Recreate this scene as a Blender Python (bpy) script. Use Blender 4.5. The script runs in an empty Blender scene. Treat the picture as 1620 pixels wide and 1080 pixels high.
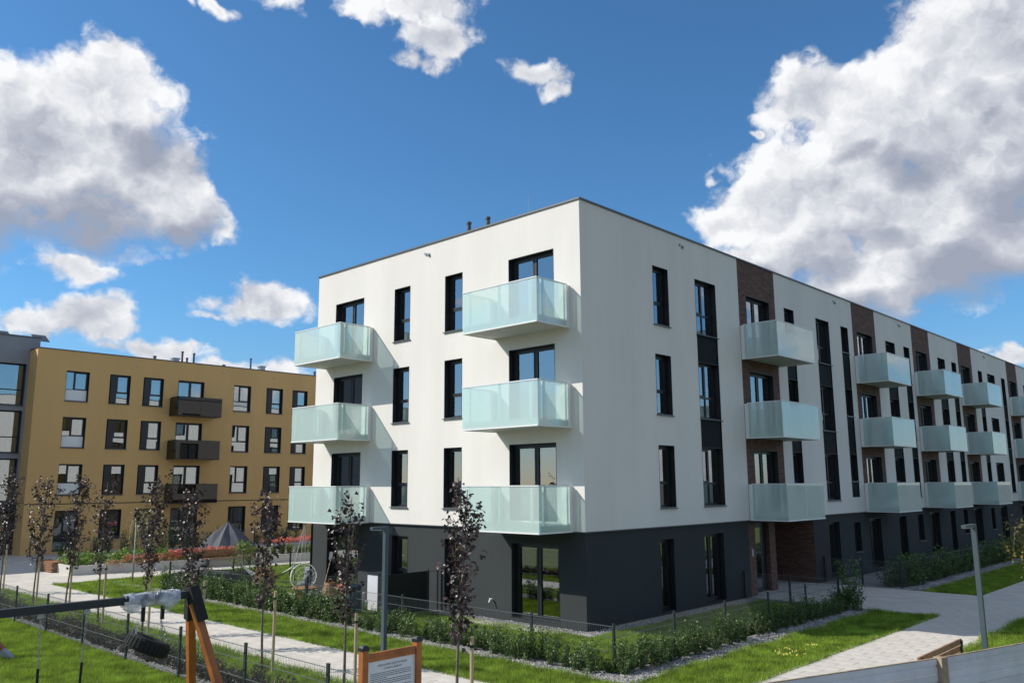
import bpy, math, random
import numpy as np
from mathutils import Matrix, Vector
from math import radians, sin, cos, pi, atan2, hypot
rng = random.Random(7)
npr = np.random.RandomState(11)
sc = bpy.context.scene
COL = sc.collection

# ------------------------------------------------------------------ camera
cam_d = bpy.data.cameras.new("camera"); cam = bpy.data.objects.new("camera", cam_d); COL.objects.link(cam)
cam_d.sensor_width = 36; cam_d.lens = 1310.8/1620*36; cam_d.clip_start = 0.1; cam_d.clip_end = 3000
R = ((0.7235428932826672, 0.1207175608838344, 0.6796417821723475),
     (0.6902554854895155, -0.11833077623650982, -0.7138243426410298),
     (-0.005748593895912789, 0.985608998482422, -0.16894335079752945))
cam.matrix_world = Matrix.Translation((14.449, -18.021, 3.924)) @ Matrix(R).to_4x4()
sc.camera = cam

# ------------------------------------------------------------------ light and exposure
SUN = Vector((-0.73, -0.683, 0.766)).normalized()          # towards the sun
SUN_EL = math.asin(SUN.z)
sd = bpy.data.lights.new("sun", 'SUN'); sd.energy = 4.6; sd.angle = radians(0.5); sd.color = (1.0, 0.945, 0.86)
sun = bpy.data.objects.new("sun", sd); COL.objects.link(sun)
sun.rotation_euler = (-SUN).to_track_quat('-Z', 'Y').to_euler()
sc.view_settings.view_transform = 'Standard'; sc.view_settings.look = 'None'
sc.view_settings.gamma = 1; sc.view_settings.use_curve_mapping = False; sc.view_settings.exposure = 0.08
sc.render.engine = 'CYCLES'
sc.cycles.use_denoising = True; sc.cycles.denoising_prefilter = 'ACCURATE'
sc.cycles.max_bounces = 7; sc.cycles.transparent_max_bounces = 12; sc.cycles.caustics_reflective = False; sc.cycles.caustics_refractive = False

W = bpy.data.worlds.new("World"); sc.world = W; W.use_nodes = True
nt = W.node_tree; nt.nodes.clear()
class NT:
    """small helper to wire nodes"""
    def __init__(s, tree): s.t = tree; s.x = 0
    def n(s, typ, ins=None, **kw):
        nd = s.t.nodes.new(typ)
        for k, v in kw.items(): setattr(nd, k, v)
        for k, v in (ins or {}).items():
            if isinstance(v, bpy.types.NodeSocket): s.t.links.new(v, nd.inputs[k])
            else: nd.inputs[k].default_value = v
        return nd
    def m(s, op, a, b=0.0, c=None, clamp=False):
        ins = {0: a, 1: b}
        if c is not None: ins[2] = c
        return s.n('ShaderNodeMath', ins, operation=op, use_clamp=clamp).outputs[0]
    def v(s, op, a, b=(0, 0, 0)):
        nd = s.n('ShaderNodeVectorMath', {0: a, 1: b}, operation=op)
        return nd.outputs['Value'] if op in ('LENGTH', 'DOT_PRODUCT', 'DISTANCE') else nd.outputs[0]
    def mix(s, f, a, b):
        nd = s.n('ShaderNodeMix', data_type='RGBA')
        for i, val in ((0, f), (6, a), (7, b)):
            if isinstance(val, bpy.types.NodeSocket): s.t.links.new(val, nd.inputs[i])
            else: nd.inputs[i].default_value = (*val, 1) if isinstance(val, tuple) and len(val) == 3 else val
        return nd.outputs[2]
    def ramp(s, f, stops):
        nd = s.n('ShaderNodeValToRGB', {0: f}); cr = nd.color_ramp
        while len(cr.elements) < len(stops): cr.elements.new(0.5)
        for e, (p, c) in zip(cr.elements, stops): e.position = p; e.color = (*c, 1)
        return nd.outputs[0]
    def sstep(s, x, a, b):
        nd = s.n('ShaderNodeMapRange', {0: x, 1: a, 2: b, 3: 0.0, 4: 1.0}, interpolation_type='SMOOTHSTEP')
        return nd.outputs[0]

# cumulus clouds: centre azimuth, elevation, half width, half height, in degrees
CL = [(-74.4, 19.9, 6.3, 4.7), (-70.9, 23.8, 3.9, 3.5), (-70.9, 26.6, 1.7, 1.4), (-79.4, 17.8, 5.8, 4.9), (-68.3, 18.9, 3.6, 3.3), (-72.3, 16.8, 6.7, 2.3), (-66.2, 17.0, 2.4, 1.8), (-76.5, 22.7, 2.0, 1.6), (-65.4, 19.9, 0.9, 1.0), (-71.7, 13.3, 2.1, 0.7), (-71.4, 9.9, 2.2, 1.4), (-74.3, 9.1, 2.0, 0.8), (-69.2, 8.5, 2.1, 0.6), (-66.6, 8.6, 2.3, 0.7), (-62.3, 7.4, 3.6, 0.6), (-59.5, 7.4, 2.6, 0.7), (-61.5, 11.9, 2.8, 1.4), (-59.7, 11.5, 1.9, 0.5), (-63.9, 10.9, 1.2, 0.4), (-52.5, 32.2, 7.0, 1.5), (-55.2, 30.9, 3.2, 0.8), (-49.1, 29.9, 2.0, 1.6), (-50.3, 28.0, 2.9, 0.9), (-41.6, 27.9, 2.4, 0.8), (-40.9, 26.7, 1.0, 0.8), (-64.8, 30.0, 1.3, 0.4), (-66.3, 29.9, 0.6, 0.4), (-9.0, 25.8, 7.4, 5.0), (-14.7, 25.4, 4.3, 3.2), (-18.0, 22.4, 6.0, 3.6), (-22.2, 24.0, 3.0, 2.1), (-12.3, 20.2, 7.4, 5.0), (-21.0, 18.9, 6.6, 3.1), (-25.1, 17.8, 5.3, 2.6), (-28.4, 17.3, 3.0, 1.7), (-16.6, 16.4, 7.9, 3.8), (-10.9, 14.2, 6.2, 3.0), (-18.0, 13.2, 6.6, 2.7), (-23.6, 14.8, 5.2, 2.4), (-11.9, 7.2, 0.9, 0.7), (-16.2, 8.3, 1.4, 0.4), (-14.0, 7.7, 1.0, 0.3), (-29.4, 20.0, 0.9, 0.5), (-26.0, 22.6, 0.7, 0.4)]
g = NT(nt)
tc = g.n('ShaderNodeTexCoord').outputs['Generated']
sep = g.n('ShaderNodeSeparateXYZ', {0: tc})
az = g.m('MULTIPLY', g.m('ARCTAN2', sep.outputs[0], sep.outputs[1]), 180/pi)
el = g.m('MULTIPLY', g.m('ARCSINE', sep.outputs[2]), 180/pi)
ae = g.n('ShaderNodeCombineXYZ', {0: az, 1: el, 2: 0.0}).outputs[0]
ae = g.v('MULTIPLY', ae, (0.85, 1, 1))
wob = g.n('ShaderNodeTexNoise', {'Vector': ae, 'Scale': 0.32, 'Detail': 3.0}, noise_dimensions='2D').outputs['Color']
wob = g.v('MULTIPLY', g.v('SUBTRACT', wob, (0.5, 0.5, 0.5)), (3.2, 2.4, 0))
aew = g.v('ADD', ae, wob)
def blobs(vec, least=0.0):
    cur = None
    for (a, e, ra, re) in CL:
        if ra*re < least: continue
        q = g.v('LENGTH', g.v('MULTIPLY', g.v('SUBTRACT', vec, (a*0.85, e, 0)), (1/(ra*0.95), 1/(re*1.12), 0)))
        q = g.m('MULTIPLY', g.m('SUBTRACT', 1.0 if ra*re > 3 else 0.74, q), min(1.6, 0.55+0.22*re))
        cur = q if cur is None else g.n('ShaderNodeMath', {0: cur, 1: q, 2: 0.22}, operation='SMOOTH_MAX').outputs[0]
    return cur
def billow(vec, z):
    v3 = g.v('ADD', vec, (z, 0, 0))
    lo = g.n('ShaderNodeTexNoise', {'Vector': v3, 'Scale': 0.20, 'Detail': 10.0, 'Roughness': 0.56, 'Lacunarity': 2.1}, noise_dimensions='2D').outputs[0]
    vo = g.n('ShaderNodeTexVoronoi', {'Vector': v3, 'Scale': 0.42, 'Detail': 3.0, 'Roughness': 0.5, 'Smoothness': 0.8}, voronoi_dimensions='2D', feature='SMOOTH_F1').outputs['Distance']
    return g.m('SUBTRACT', g.m('MULTIPLY', lo, 1.0), g.m('MULTIPLY', vo, 0.16))
wob2 = g.n('ShaderNodeTexNoise', {'Vector': ae, 'Scale': 1.1, 'Detail': 4.0}, noise_dimensions='2D').outputs['Color']
wob2 = g.v('MULTIPLY', g.v('SUBTRACT', wob2, (0.5, 0.5, 0.5)), (1.3, 1.3, 0))
aen = g.v('ADD', ae, wob2)
nz = billow(aen, 0)
# the rest of the sky carries on with scattered cumulus of the same kind
out = g.m('MAXIMUM', g.m('SUBTRACT', g.m('ABSOLUTE', g.m('ADD', az, 43.6)), 41.0), g.m('SUBTRACT', el, 36.0))
out = g.sstep(out, 0.0, 7.0)
wide = g.n('ShaderNodeTexNoise', {'Vector': ae, 'Scale': 0.062, 'Detail': 2.0}, noise_dimensions='2D').outputs[0]
wide = g.m('MULTIPLY', g.m('SUBTRACT', wide, 0.53), 6.0)
wide = g.m('SUBTRACT', wide, g.m('MULTIPLY', g.m('SUBTRACT', 1.0, out), 9.0))
hb = g.m('MAXIMUM', blobs(aew), wide)
big = blobs(aew, 4.0)
H = g.m('ADD', hb, g.m('MULTIPLY', g.m('SUBTRACT', nz, 0.31), 1.9))
sh = (-2.0, 3.6, 0)                                        # the way towards the light, in the sky's own plane
big2 = blobs(g.v('ADD', aew, sh), 4.0)
side = g.m('MULTIPLY', g.m('SUBTRACT', big, big2), g.sstep(big, -0.25, 0.2))
nz2 = billow(g.v('ADD', aen, (-0.45, 0.7, 0)), 0)
nz3 = billow(g.v('ADD', aen, (-1.6, 2.6, 0)), 0)
soft = g.m('ADD', 0.42, g.m('MULTIPLY', g.sstep(g.m('MULTIPLY', side, -1.0), 0.0, 0.5), 0.45))
dens = g.n('ShaderNodeMapRange', {0: H, 1: -0.06, 2: soft, 3: 0.0, 4: 1.0}, interpolation_type='SMOOTHSTEP').outputs[0]
grad = g.m('ADD', g.m('MINIMUM', g.m('MULTIPLY', side, 1.2), 0.20), g.m('ADD', g.m('MULTIPLY', g.m('SUBTRACT', nz, nz2), 1.15), g.m('MULTIPLY', g.m('SUBTRACT', nz, nz3), 0.6)))
thick = g.sstep(H, 0.2, 1.5)
lit = g.m('SUBTRACT', g.m('ADD', 0.76, grad), g.m('MULTIPLY', thick, 0.40))
ccol = g.ramp(lit, [(0.0, (0.33, 0.365, 0.45)), (0.30, (0.42, 0.45, 0.53)), (0.55, (0.57, 0.595, 0.66)), (0.80, (0.76, 0.775, 0.81)), (1.0, (0.91, 0.92, 0.935))])
ccol = g.v('MULTIPLY', ccol, (10.0, 10.0, 10.0))
sky = g.n('ShaderNodeTexSky', sky_type='NISHITA', sun_disc=False, sun_elevation=SUN_EL, sun_rotation=atan2(SUN.x, SUN.y) % (2*pi), altitude=100, air_density=1.0, dust_density=0.3, ozone_density=2.5).outputs[0]
skc = g.v('MULTIPLY', sky, g.mix(g.sstep(sep.outputs[2], -0.02, 0.22), (0.78, 0.88, 1.06), (0.62, 1.06, 1.33)))
full = g.mix(dens, skc, ccol)
up = g.sstep(sep.outputs[2], -0.02, 0.0)
full = g.mix(up, skc, full)
bg = g.n('ShaderNodeBackground', {'Color': full, 'Strength': 0.1})
g.n('ShaderNodeOutputWorld', {'Surface': bg.outputs[0]})
W.cycles.sampling_method = 'MANUAL'; W.cycles.sample_map_resolution = 256

# ------------------------------------------------------------------ mesh helpers
class MB:
    def __init__(s): s.v = []; s.f = []; s.mi = []; s.cur = 0
    def quad(s, *pts):
        b = len(s.v); s.v += [tuple(p) for p in pts]; s.f.append(tuple(range(b, b+len(pts)))); s.mi.append(s.cur); return s
    def box(s, x0, x1, y0, y1, z0, z1, M=None):
        p = [(x, y, z) for z in (z0, z1) for y in (y0, y1) for x in (x0, x1)]
        if M is not None: p = [tuple(M @ Vector(q)) for q in p]
        b = len(s.v); s.v += p
        for f in ((0, 2, 3, 1), (4, 5, 7, 6), (0, 1, 5, 4), (2, 6, 7, 3), (0, 4, 6, 2), (1, 3, 7, 5)):
            s.f.append(tuple(b+i for i in f)); s.mi.append(s.cur)
        return s
    def tube(s, pts, r, n=8, cap=True):
        pts = [Vector(p) for p in pts]; rs = r if isinstance(r, (list, tuple)) else [r]*len(pts)
        b0 = len(s.v); prev = None
        for i, p in enumerate(pts):
            d = (pts[min(i+1, len(pts)-1)]-pts[max(i-1, 0)]).normalized()
            if prev is None: u = d.orthogonal().normalized()
            else: u = (prev-d*prev.dot(d)).normalized()
            prev = u; w = d.cross(u)
            for k in range(n):
                a = 2*pi*k/n+pi/n; s.v.append(tuple(p+(u*cos(a)+w*sin(a))*rs[i]))
        for i in range(len(pts)-1):
            for k in range(n):
                a, b = b0+i*n+k, b0+i*n+(k+1) % n
                s.f.append((a, b, b+n, a+n)); s.mi.append(s.cur)
        if cap:
            s.f.append(tuple(b0+k for k in reversed(range(n)))); s.mi.append(s.cur)
            s.f.append(tuple(b0+(len(pts)-1)*n+k for k in range(n))); s.mi.append(s.cur)
        return s
    def bar(s, p0, p1, w, h, up=(0, 0, 1)):
        p0, p1 = Vector(p0), Vector(p1); d = (p1-p0); L = d.length; d.normalize()
        upv = Vector(up); sx = d.cross(upv)
        if sx.length < 1e-4: sx = d.cross(Vector((1, 0, 0)))
        sx.normalize(); uz = sx.cross(d)
        M = Matrix(((d.x, sx.x, uz.x, p0.x), (d.y, sx.y, uz.y, p0.y), (d.z, sx.z, uz.z, p0.z), (0, 0, 0, 1)))
        return s.box(0, L, -w/2, w/2, -h/2, h/2, M)
    def lathe(s, prof, n=20, c=(0, 0, 0)):
        b = len(s.v)
        for (r, z) in prof:
            for k in range(n): a = 2*pi*k/n; s.v.append((c[0]+r*cos(a), c[1]+r*sin(a), c[2]+z))
        for i in range(len(prof)-1):
            for k in range(n):
                a, d = b+i*n+k, b+i*n+(k+1) % n
                s.f.append((a, d, d+n, a+n)); s.mi.append(s.cur)
        return s
    def mesh(s, name, mats, smooth=False):
        me = bpy.data.meshes.new(name); me.from_pydata(s.v, [], s.f)
        for m in (mats if isinstance(mats, (list, tuple)) else [mats]): me.materials.append(m)
        if any(s.mi): me.polygons.foreach_set('material_index', s.mi)
        if smooth: me.polygons.foreach_set('use_smooth', [True]*len(me.polygons))
        me.update(); return me

def tag(o, label=None, cat=None, group=None, kind=None):
    if label: o['label'] = label
    if cat: o['category'] = cat
    if group: o['group'] = group
    if kind: o['kind'] = kind
    return o
def link(name, data, parent=None, loc=(0, 0, 0), rz=0.0):
    o = bpy.data.objects.new(name, data); COL.objects.link(o)
    o.location = loc; o.rotation_euler = (0, 0, rz)
    if parent is not None: o.parent = parent
    return o
def build(name, mb, mat, parent=None, loc=(0, 0, 0), rz=0.0, smooth=False):
    return link(name, mb.mesh(name, mat, smooth), parent, loc, rz)
def root(name, loc, label, cat, group=None, rz=0.0):
    return tag(link(name, None, None, loc, rz), label, cat, group)
def copy_tree(o, parent=None):
    c = o.copy(); COL.objects.link(c)
    if parent is not None: c.parent = parent
    for ch in [q for q in KIDS.get(o.name, [])]: copy_tree(ch, c)
    return c
KIDS = {}
def kids(o, chs):
    KIDS[o.name] = chs; return o

def np_mesh(name, verts, faces_flat, nper, mat, smooth=False):
    me = bpy.data.meshes.new(name)
    nf = len(faces_flat)//nper
    me.vertices.add(len(verts)); me.vertices.foreach_set('co', verts.astype(np.float32).ravel())
    me.loops.add(len(faces_flat)); me.loops.foreach_set('vertex_index', faces_flat.astype(np.int32))
    me.polygons.add(nf); me.polygons.foreach_set('loop_start', np.arange(nf, dtype=np.int32)*nper)
    me.polygons.foreach_set('loop_total', np.full(nf, nper, dtype=np.int32))
    if smooth: me.polygons.foreach_set('use_smooth', np.ones(nf, dtype=bool))
    me.materials.append(mat); me.update(calc_edges=True); me.validate(); return me

# ------------------------------------------------------------------ materials
def mat(name, col=(0.5, 0.5, 0.5), rough=0.7, var=0.0, vscale=3.0, bump=0.0, bscale=60.0, metal=0.0, spec=0.5, col2=None, obj_var=0.0, streak=False):
    m = bpy.data.materials.new(name); m.use_nodes = True; t = NT(m.node_tree); b = m.node_tree.nodes['Principled BSDF']
    b.inputs['Base Color'].default_value = (*col, 1); b.inputs['Roughness'].default_value = rough
    b.inputs['Metallic'].default_value = metal; b.inputs['Specular IOR Level'].default_value = spec
    co = t.n('ShaderNodeTexCoord').outputs['Object']
    if streak: co = t.v('MULTIPLY', co, (1, 1, 0.18))
    c = None
    if var or col2:
        nz = t.n('ShaderNodeTexNoise', {'Vector': co, 'Scale': vscale, 'Detail': 7.0, 'Roughness': 0.62}).outputs[0]
        f = t.sstep(nz, 0.3, 0.7)
        a = tuple(x*(1-var) for x in col); bb = col2 if col2 else tuple(min(1, x*(1+var)) for x in col)
        c = t.mix(f, a, bb)
    if obj_var:
        oi = t.n('ShaderNodeObjectInfo').outputs['Random']
        k = t.n('ShaderNodeMapRange', {0: oi, 3: 1-obj_var, 4: 1+obj_var}).outputs[0]
        src = c if c is not None else t.n('ShaderNodeRGB').outputs[0]
        if c is None: src.default_value = (*col, 1)
        c = t.v('MULTIPLY', src, t.n('ShaderNodeCombineXYZ', {0: k, 1: k, 2: k}).outputs[0])
    if c is not None: m.node_tree.links.new(c, b.inputs['Base Color'])
    if bump:
        nb = t.n('ShaderNodeTexNoise', {'Vector': t.n('ShaderNodeTexCoord').outputs['Object'], 'Scale': bscale, 'Detail': 4.0}).outputs[0]
        bn = t.n('ShaderNodeBump', {'Strength': bump, 'Distance': 0.01, 'Height': nb}).outputs[0]
        m.node_tree.links.new(bn, b.inputs['Normal'])
    return m
M = {}
M['white'] = mat('white_render', (0.755, 0.722, 0.672), 0.9, 0.045, 0.55, 0.12, 60, streak=True)
M['plain'] = mat('plain_white_render', (0.735, 0.715, 0.675), 0.95)
M['dark'] = mat('dark_render', (0.034, 0.040, 0.042), 0.95, 0.07, 0.7, 0.35, 90, streak=True)
M['yellow'] = mat('ochre_render', (0.68, 0.425, 0.165), 0.9, 0.05, 0.5, 0.3, 90, streak=True)
M['grey'] = mat('grey_render', (0.27, 0.28, 0.31), 0.9, 0.05, 0.5, 0.3, 90)
M['frame'] = mat('anthracite_frame', (0.012, 0.015, 0.018), 0.42)
M['panel'] = mat('anthracite_panel', (0.008, 0.012, 0.014), 0.7, 0.06, 1.0, spec=0.2)
M['metal'] = mat('grey_flashing', (0.10, 0.105, 0.115), 0.4, 0.05, 2, metal=0.4)
M['galv'] = mat('galvanised_metal', (0.35, 0.37, 0.40), 0.38, 0.1, 4, metal=0.6)
M['whitemetal'] = mat('white_painted_metal', (0.80, 0.80, 0.78), 0.4)
M['slab'] = mat('balcony_slab', (0.52, 0.52, 0.50), 0.85, 0.05, 2)
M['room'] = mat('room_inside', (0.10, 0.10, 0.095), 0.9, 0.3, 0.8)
M['curtain'] = mat('curtain', (0.55, 0.54, 0.50), 0.9, 0.06, 6)
M['beige'] = mat('beige_curtain', (0.42, 0.40, 0.30), 0.9, 0.1, 6)
M['soil'] = mat('soil', (0.10, 0.085, 0.062), 0.95, 0.3, 4, 0.8, 30)
M['lawn'] = mat('lawn_base', (0.085, 0.130, 0.018), 0.95, 0.25, 1.2, 0.8, 60, col2=(0.150, 0.190, 0.040))
M['paver'] = mat('concrete_paver', (0.57, 0.53, 0.465), 0.85, 0.09, 2.2, 0.3, 120, obj_var=0.03)
M['paver2'] = mat('concrete_paving', (0.57, 0.53, 0.465), 0.85, 0.11, 1.6, 0.3, 120)
M['joint'] = mat('paving_joint', (0.46, 0.43, 0.38), 0.95, 0.15, 6)
M['kerb'] = mat('concrete_kerb', (0.55, 0.53, 0.49), 0.8, 0.08, 1.5, 0.3, 80)
M['gravelbed'] = mat('gravel_bed', (0.26, 0.25, 0.24), 0.95, 0.4, 14, 0.9, 50)
M['stone'] = mat('gravel_stone', (0.38, 0.375, 0.37), 0.85, 0.55, 9)
M['fence'] = mat('fence_steel', (0.035, 0.043, 0.047), 0.38, 0, 1, metal=0.2)
M['wire'] = mat('fence_wire', (0.16, 0.175, 0.18), 0.4, metal=0.3)
M['beam'] = mat('dark_steel_beam', (0.018, 0.024, 0.027), 0.6)
M['lamp'] = mat('lamp_steel', (0.060, 0.085, 0.10), 0.45, 0.05, 3, metal=0.1)
M['wood'] = mat('orange_glulam', (0.33, 0.105, 0.022), 0.5, 0.28, 3, 0.15, 40)
M['stake'] = mat('pale_stake', (0.50, 0.38, 0.235), 0.8, 0.2, 5, 0.3, 40, obj_var=0.12)
M['bark'] = mat('grey_bark', (0.16, 0.135, 0.10), 0.9, 0.35, 14, 0.6, 60)
M['birchbark'] = mat('pale_bark', (0.46, 0.43, 0.36), 0.85, 0.4, 10, 0.4, 60)
M['board'] = mat('weathered_board', (0.74, 0.73, 0.73), 0.6, 0.10, 1.3, 0.25, 30, obj_var=0.06)
M['postwood'] = mat('pine_post', (0.36, 0.28, 0.18), 0.75, 0.3, 6, 0.3, 30)
M['benchwood'] = mat('bench_slat', (0.27, 0.135, 0.07), 0.6, 0.3, 4, 0.2, 40)
M['black'] = mat('black_fabric', (0.008, 0.009, 0.010), 0.8)
M['rubber'] = mat('tyre_rubber', (0.006, 0.007, 0.007), 0.85, 0.2, 9, 0.8, 70)
M['canvas'] = mat('grey_canvas', (0.085, 0.092, 0.11), 0.85, 0.06, 2)
M['wicker'] = mat('wicker', (0.33, 0.17, 0.07), 0.7, 0.35, 25, 0.9, 90)
M['cream'] = mat('cream_canvas', (0.62, 0.61, 0.55), 0.9, 0.05, 5)
M['cushion'] = mat('grey_cushion', (0.22, 0.24, 0.26), 0.95, 0.1, 6)
M['red'] = mat('red_plastic', (0.50, 0.02, 0.03), 0.35)
M['blue'] = mat('blue_plastic', (0.03, 0.10, 0.45), 0.35)
M['signboard'] = mat('sign_panel', (0.66, 0.68, 0.71), 0.45, 0.03, 2)
M['ink'] = mat('sign_ink', (0.06, 0.06, 0.07), 0.6)
M['tealpot'] = mat('teal_barrel', (0.03, 0.07, 0.085), 0.5)

def leafmat(name, cols, rough=0.5, transl=0.25, spec=0.5, vs=1.3, contrast=(0.72, 1.32)):
    m = bpy.data.materials.new(name); m.use_nodes = True; T = m.node_tree; t = NT(T); b = T.nodes['Principled BSDF']
    geo = t.n('ShaderNodeNewGeometry')
    rnd = geo.outputs['Random Per Island']
    stops = [(i/(len(cols)-1), c) for i, c in enumerate(cols)]
    c = t.ramp(rnd, stops)
    nz = t.n('ShaderNodeTexNoise', {'Vector': geo.outputs['Position'], 'Scale': vs, 'Detail': 4.0}).outputs[0]
    k = t.n('ShaderNodeMapRange', {0: nz, 1: 0.3, 2: 0.7, 3: contrast[0], 4: contrast[1]}).outputs[0]
    c = t.v('MULTIPLY', c, t.n('ShaderNodeCombineXYZ', {0: k, 1: k, 2: k}).outputs[0])
    T.links.new(c, b.inputs['Base Color']); b.inputs['Roughness'].default_value = rough; b.inputs['Specular IOR Level'].default_value = spec
    tr = t.n('ShaderNodeBsdfTranslucent', {'Color': c})
    mx = t.n('ShaderNodeMixShader', {0: transl, 1: b.outputs[0], 2: tr.outputs[0]})
    T.links.new(mx.outputs[0], T.nodes['Material Output'].inputs[0]); return m
M['maple'] = leafmat('purple_maple_leaf', [(0.028, 0.017, 0.019), (0.050, 0.028, 0.029), (0.085, 0.045, 0.038), (0.038, 0.030, 0.030)], 0.40, 0.15, 0.55)
M['shrub'] = leafmat('shrub_leaf', [(0.040, 0.085, 0.020), (0.065, 0.130, 0.028), (0.100, 0.175, 0.040), (0.15, 0.22, 0.08)], 0.45, 0.3)
M['barberry'] = leafmat('barberry_leaf', [(0.050, 0.030, 0.022), (0.085, 0.045, 0.030), (0.045, 0.050, 0.022), (0.10, 0.07, 0.045)], 0.5, 0.2)
M['grass'] = leafmat('grass_blade', [(0.165, 0.270, 0.024), (0.210, 0.330, 0.030), (0.250, 0.370, 0.040), (0.340, 0.400, 0.085)], 0.55, 0.42, 0.3, 2.2, (0.58, 1.45))
M['lime'] = leafmat('bright_perennial_leaf', [(0.10, 0.19, 0.025), (0.15, 0.26, 0.035), (0.24, 0.33, 0.05)], 0.5, 0.35)
M['ornamental'] = leafmat('ornamental_grass', [(0.16, 0.21, 0.06), (0.26, 0.30, 0.10), (0.12, 0.17, 0.05)], 0.6, 0.35)
M['willow'] = leafmat('weeping_leaf', [(0.14, 0.16, 0.03), (0.24, 0.22, 0.05), (0.30, 0.20, 0.05)], 0.55, 0.35)
M['flower'] = leafmat('red_blossom', [(0.66, 0.17, 0.12), (0.76, 0.28, 0.21), (0.56, 0.11, 0.09), (0.80, 0.40, 0.30)], 0.6, 0.25)
M['orangefl'] = leafmat('orange_blossom', [(0.50, 0.24, 0.11), (0.42, 0.19, 0.09), (0.32, 0.27, 0.10)], 0.6, 0.25)
M['yellowfl'] = leafmat('dandelion', [(0.65, 0.60, 0.05), (0.75, 0.70, 0.20)], 0.6, 0.25)

def brickmat():
    m = bpy.data.materials.new('brown_brick'); m.use_nodes = True; T = m.node_tree; t = NT(T); b = T.nodes['Principled BSDF']
    co = t.n('ShaderNodeTexCoord').outputs['Object']; s = t.n('ShaderNodeSeparateXYZ', {0: co})
    uv = t.n('ShaderNodeCombineXYZ', {0: t.m('ADD', s.outputs[0], s.outputs[1]), 1: s.outputs[2], 2: 0.0}).outputs[0]
    br = t.n('ShaderNodeTexBrick', {'Vector': uv, 'Color1': (0.19, 0.088, 0.058, 1), 'Color2': (0.085, 0.046, 0.036, 1), 'Mortar': (0.095, 0.078, 0.068, 1), 'Scale': 1.0, 'Mortar Size': 0.008, 'Bias': 0.0, 'Brick Width': 0.25, 'Row Height': 0.075})
    T.links.new(br.outputs['Color'], b.inputs['Base Color']); b.inputs['Roughness'].default_value = 0.85
    bn = t.n('ShaderNodeBump', {'Strength': 0.8, 'Distance': 0.01, 'Height': t.m('SUBTRACT', 1.0, br.outputs['Fac'])}).outputs[0]
    T.links.new(bn, b.inputs['Normal']); return m
M['brick'] = brickmat()

def glassmat(name, tint, ior, add, rough=0.0):
    m = bpy.data.materials.new(name); m.use_nodes = True; T = m.node_tree; T.nodes.clear(); t = NT(T)
    fr = t.m('ADD', t.n('ShaderNodeFresnel', {'IOR': ior}).outputs[0], add, clamp=True)
    gl = t.n('ShaderNodeBsdfGlossy', {'Color': (0.93, 0.96, 1, 1), 'Roughness': rough})
    # slight waviness of real panes
    nz = t.n('ShaderNodeTexNoise', {'Vector': t.n('ShaderNodeTexCoord').outputs['Object'], 'Scale': 0.9, 'Detail': 0.0}).outputs[0]
    bp = t.n('ShaderNodeBump', {'Strength': 0.06, 'Distance': 0.03, 'Height': nz}).outputs[0]; T.links.new(bp, gl.inputs['Normal'])
    tr = t.n('ShaderNodeBsdfTransparent', {'Color': (*tint, 1)})
    mx = t.n('ShaderNodeMixShader', {0: fr, 1: tr.outputs[0], 2: gl.outputs[0]})
    o = t.n('ShaderNodeOutputMaterial', {'Surface': mx.outputs[0]}); return m
M['pane'] = glassmat('window_glass', (0.66, 0.72, 0.70), 1.75, 0.22)
def frosted():
    m = bpy.data.materials.new('frosted_balcony_glass'); m.use_nodes = True; T = m.node_tree; T.nodes.clear(); t = NT(T)
    df = t.n('ShaderNodeBsdfDiffuse', {'Color': (0.83, 0.97, 0.92, 1)})
    tl = t.n('ShaderNodeBsdfTranslucent', {'Color': (0.73, 0.95, 0.90, 1)})
    tr = t.n('ShaderNodeBsdfTransparent', {'Color': (0.68, 0.92, 0.89, 1)})
    gl = t.n('ShaderNodeBsdfGlossy', {'Color': (1, 1, 1, 1), 'Roughness': 0.0})
    a = t.n('ShaderNodeMixShader', {0: 0.33, 1: df.outputs[0], 2: tl.outputs[0]})
    b = t.n('ShaderNodeMixShader', {0: 0.33, 1: a.outputs[0], 2: tr.outputs[0]})
    fr = t.m('ADD', t.n('ShaderNodeFresnel', {'IOR': 1.75}).outputs[0], 0.03)
    c = t.n('ShaderNodeMixShader', {0: fr, 1: b.outputs[0], 2: gl.outputs[0]})
    # one frosting per sheet of glass: a ray leaving through the far face of the sheet passes freely
    bk = t.n('ShaderNodeNewGeometry').outputs['Backfacing']; cl = t.n('ShaderNodeBsdfTransparent')
    c = t.n('ShaderNodeMixShader', {0: bk, 1: c.outputs[0], 2: cl.outputs[0]})
    t.n('ShaderNodeOutputMaterial', {'Surface': c.outputs[0]}); return m
M['frost'] = frosted()
M['darkglass'] = mat('dark_balcony_glass', (0.012, 0.009, 0.008), 0.02, spec=0.5)
def film():
    m = bpy.data.materials.new('torn_plastic_film'); m.use_nodes = True; T = m.node_tree; T.nodes.clear(); t = NT(T)
    df = t.n('ShaderNodeBsdfPrincipled', {'Base Color': (0.66, 0.68, 0.74, 1), 'Roughness': 0.3})
    tr = t.n('ShaderNodeBsdfTransparent', {'Color': (0.9, 0.92, 0.95, 1)})
    nz = t.n('ShaderNodeTexNoise', {'Vector': t.n('ShaderNodeTexCoord').outputs['Object'], 'Scale': 7.0, 'Detail': 4.0}).outputs[0]
    f = t.n('ShaderNodeMapRange', {0: nz, 1: 0.35, 2: 0.65, 3: 0.15, 4: 0.75}).outputs[0]
    a = t.n('ShaderNodeMixShader', {0: f, 1: df.outputs[0], 2: tr.outputs[0]})
    t.n('ShaderNodeOutputMaterial', {'Surface': a.outputs[0]}); return m
M['film'] = film()

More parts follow.
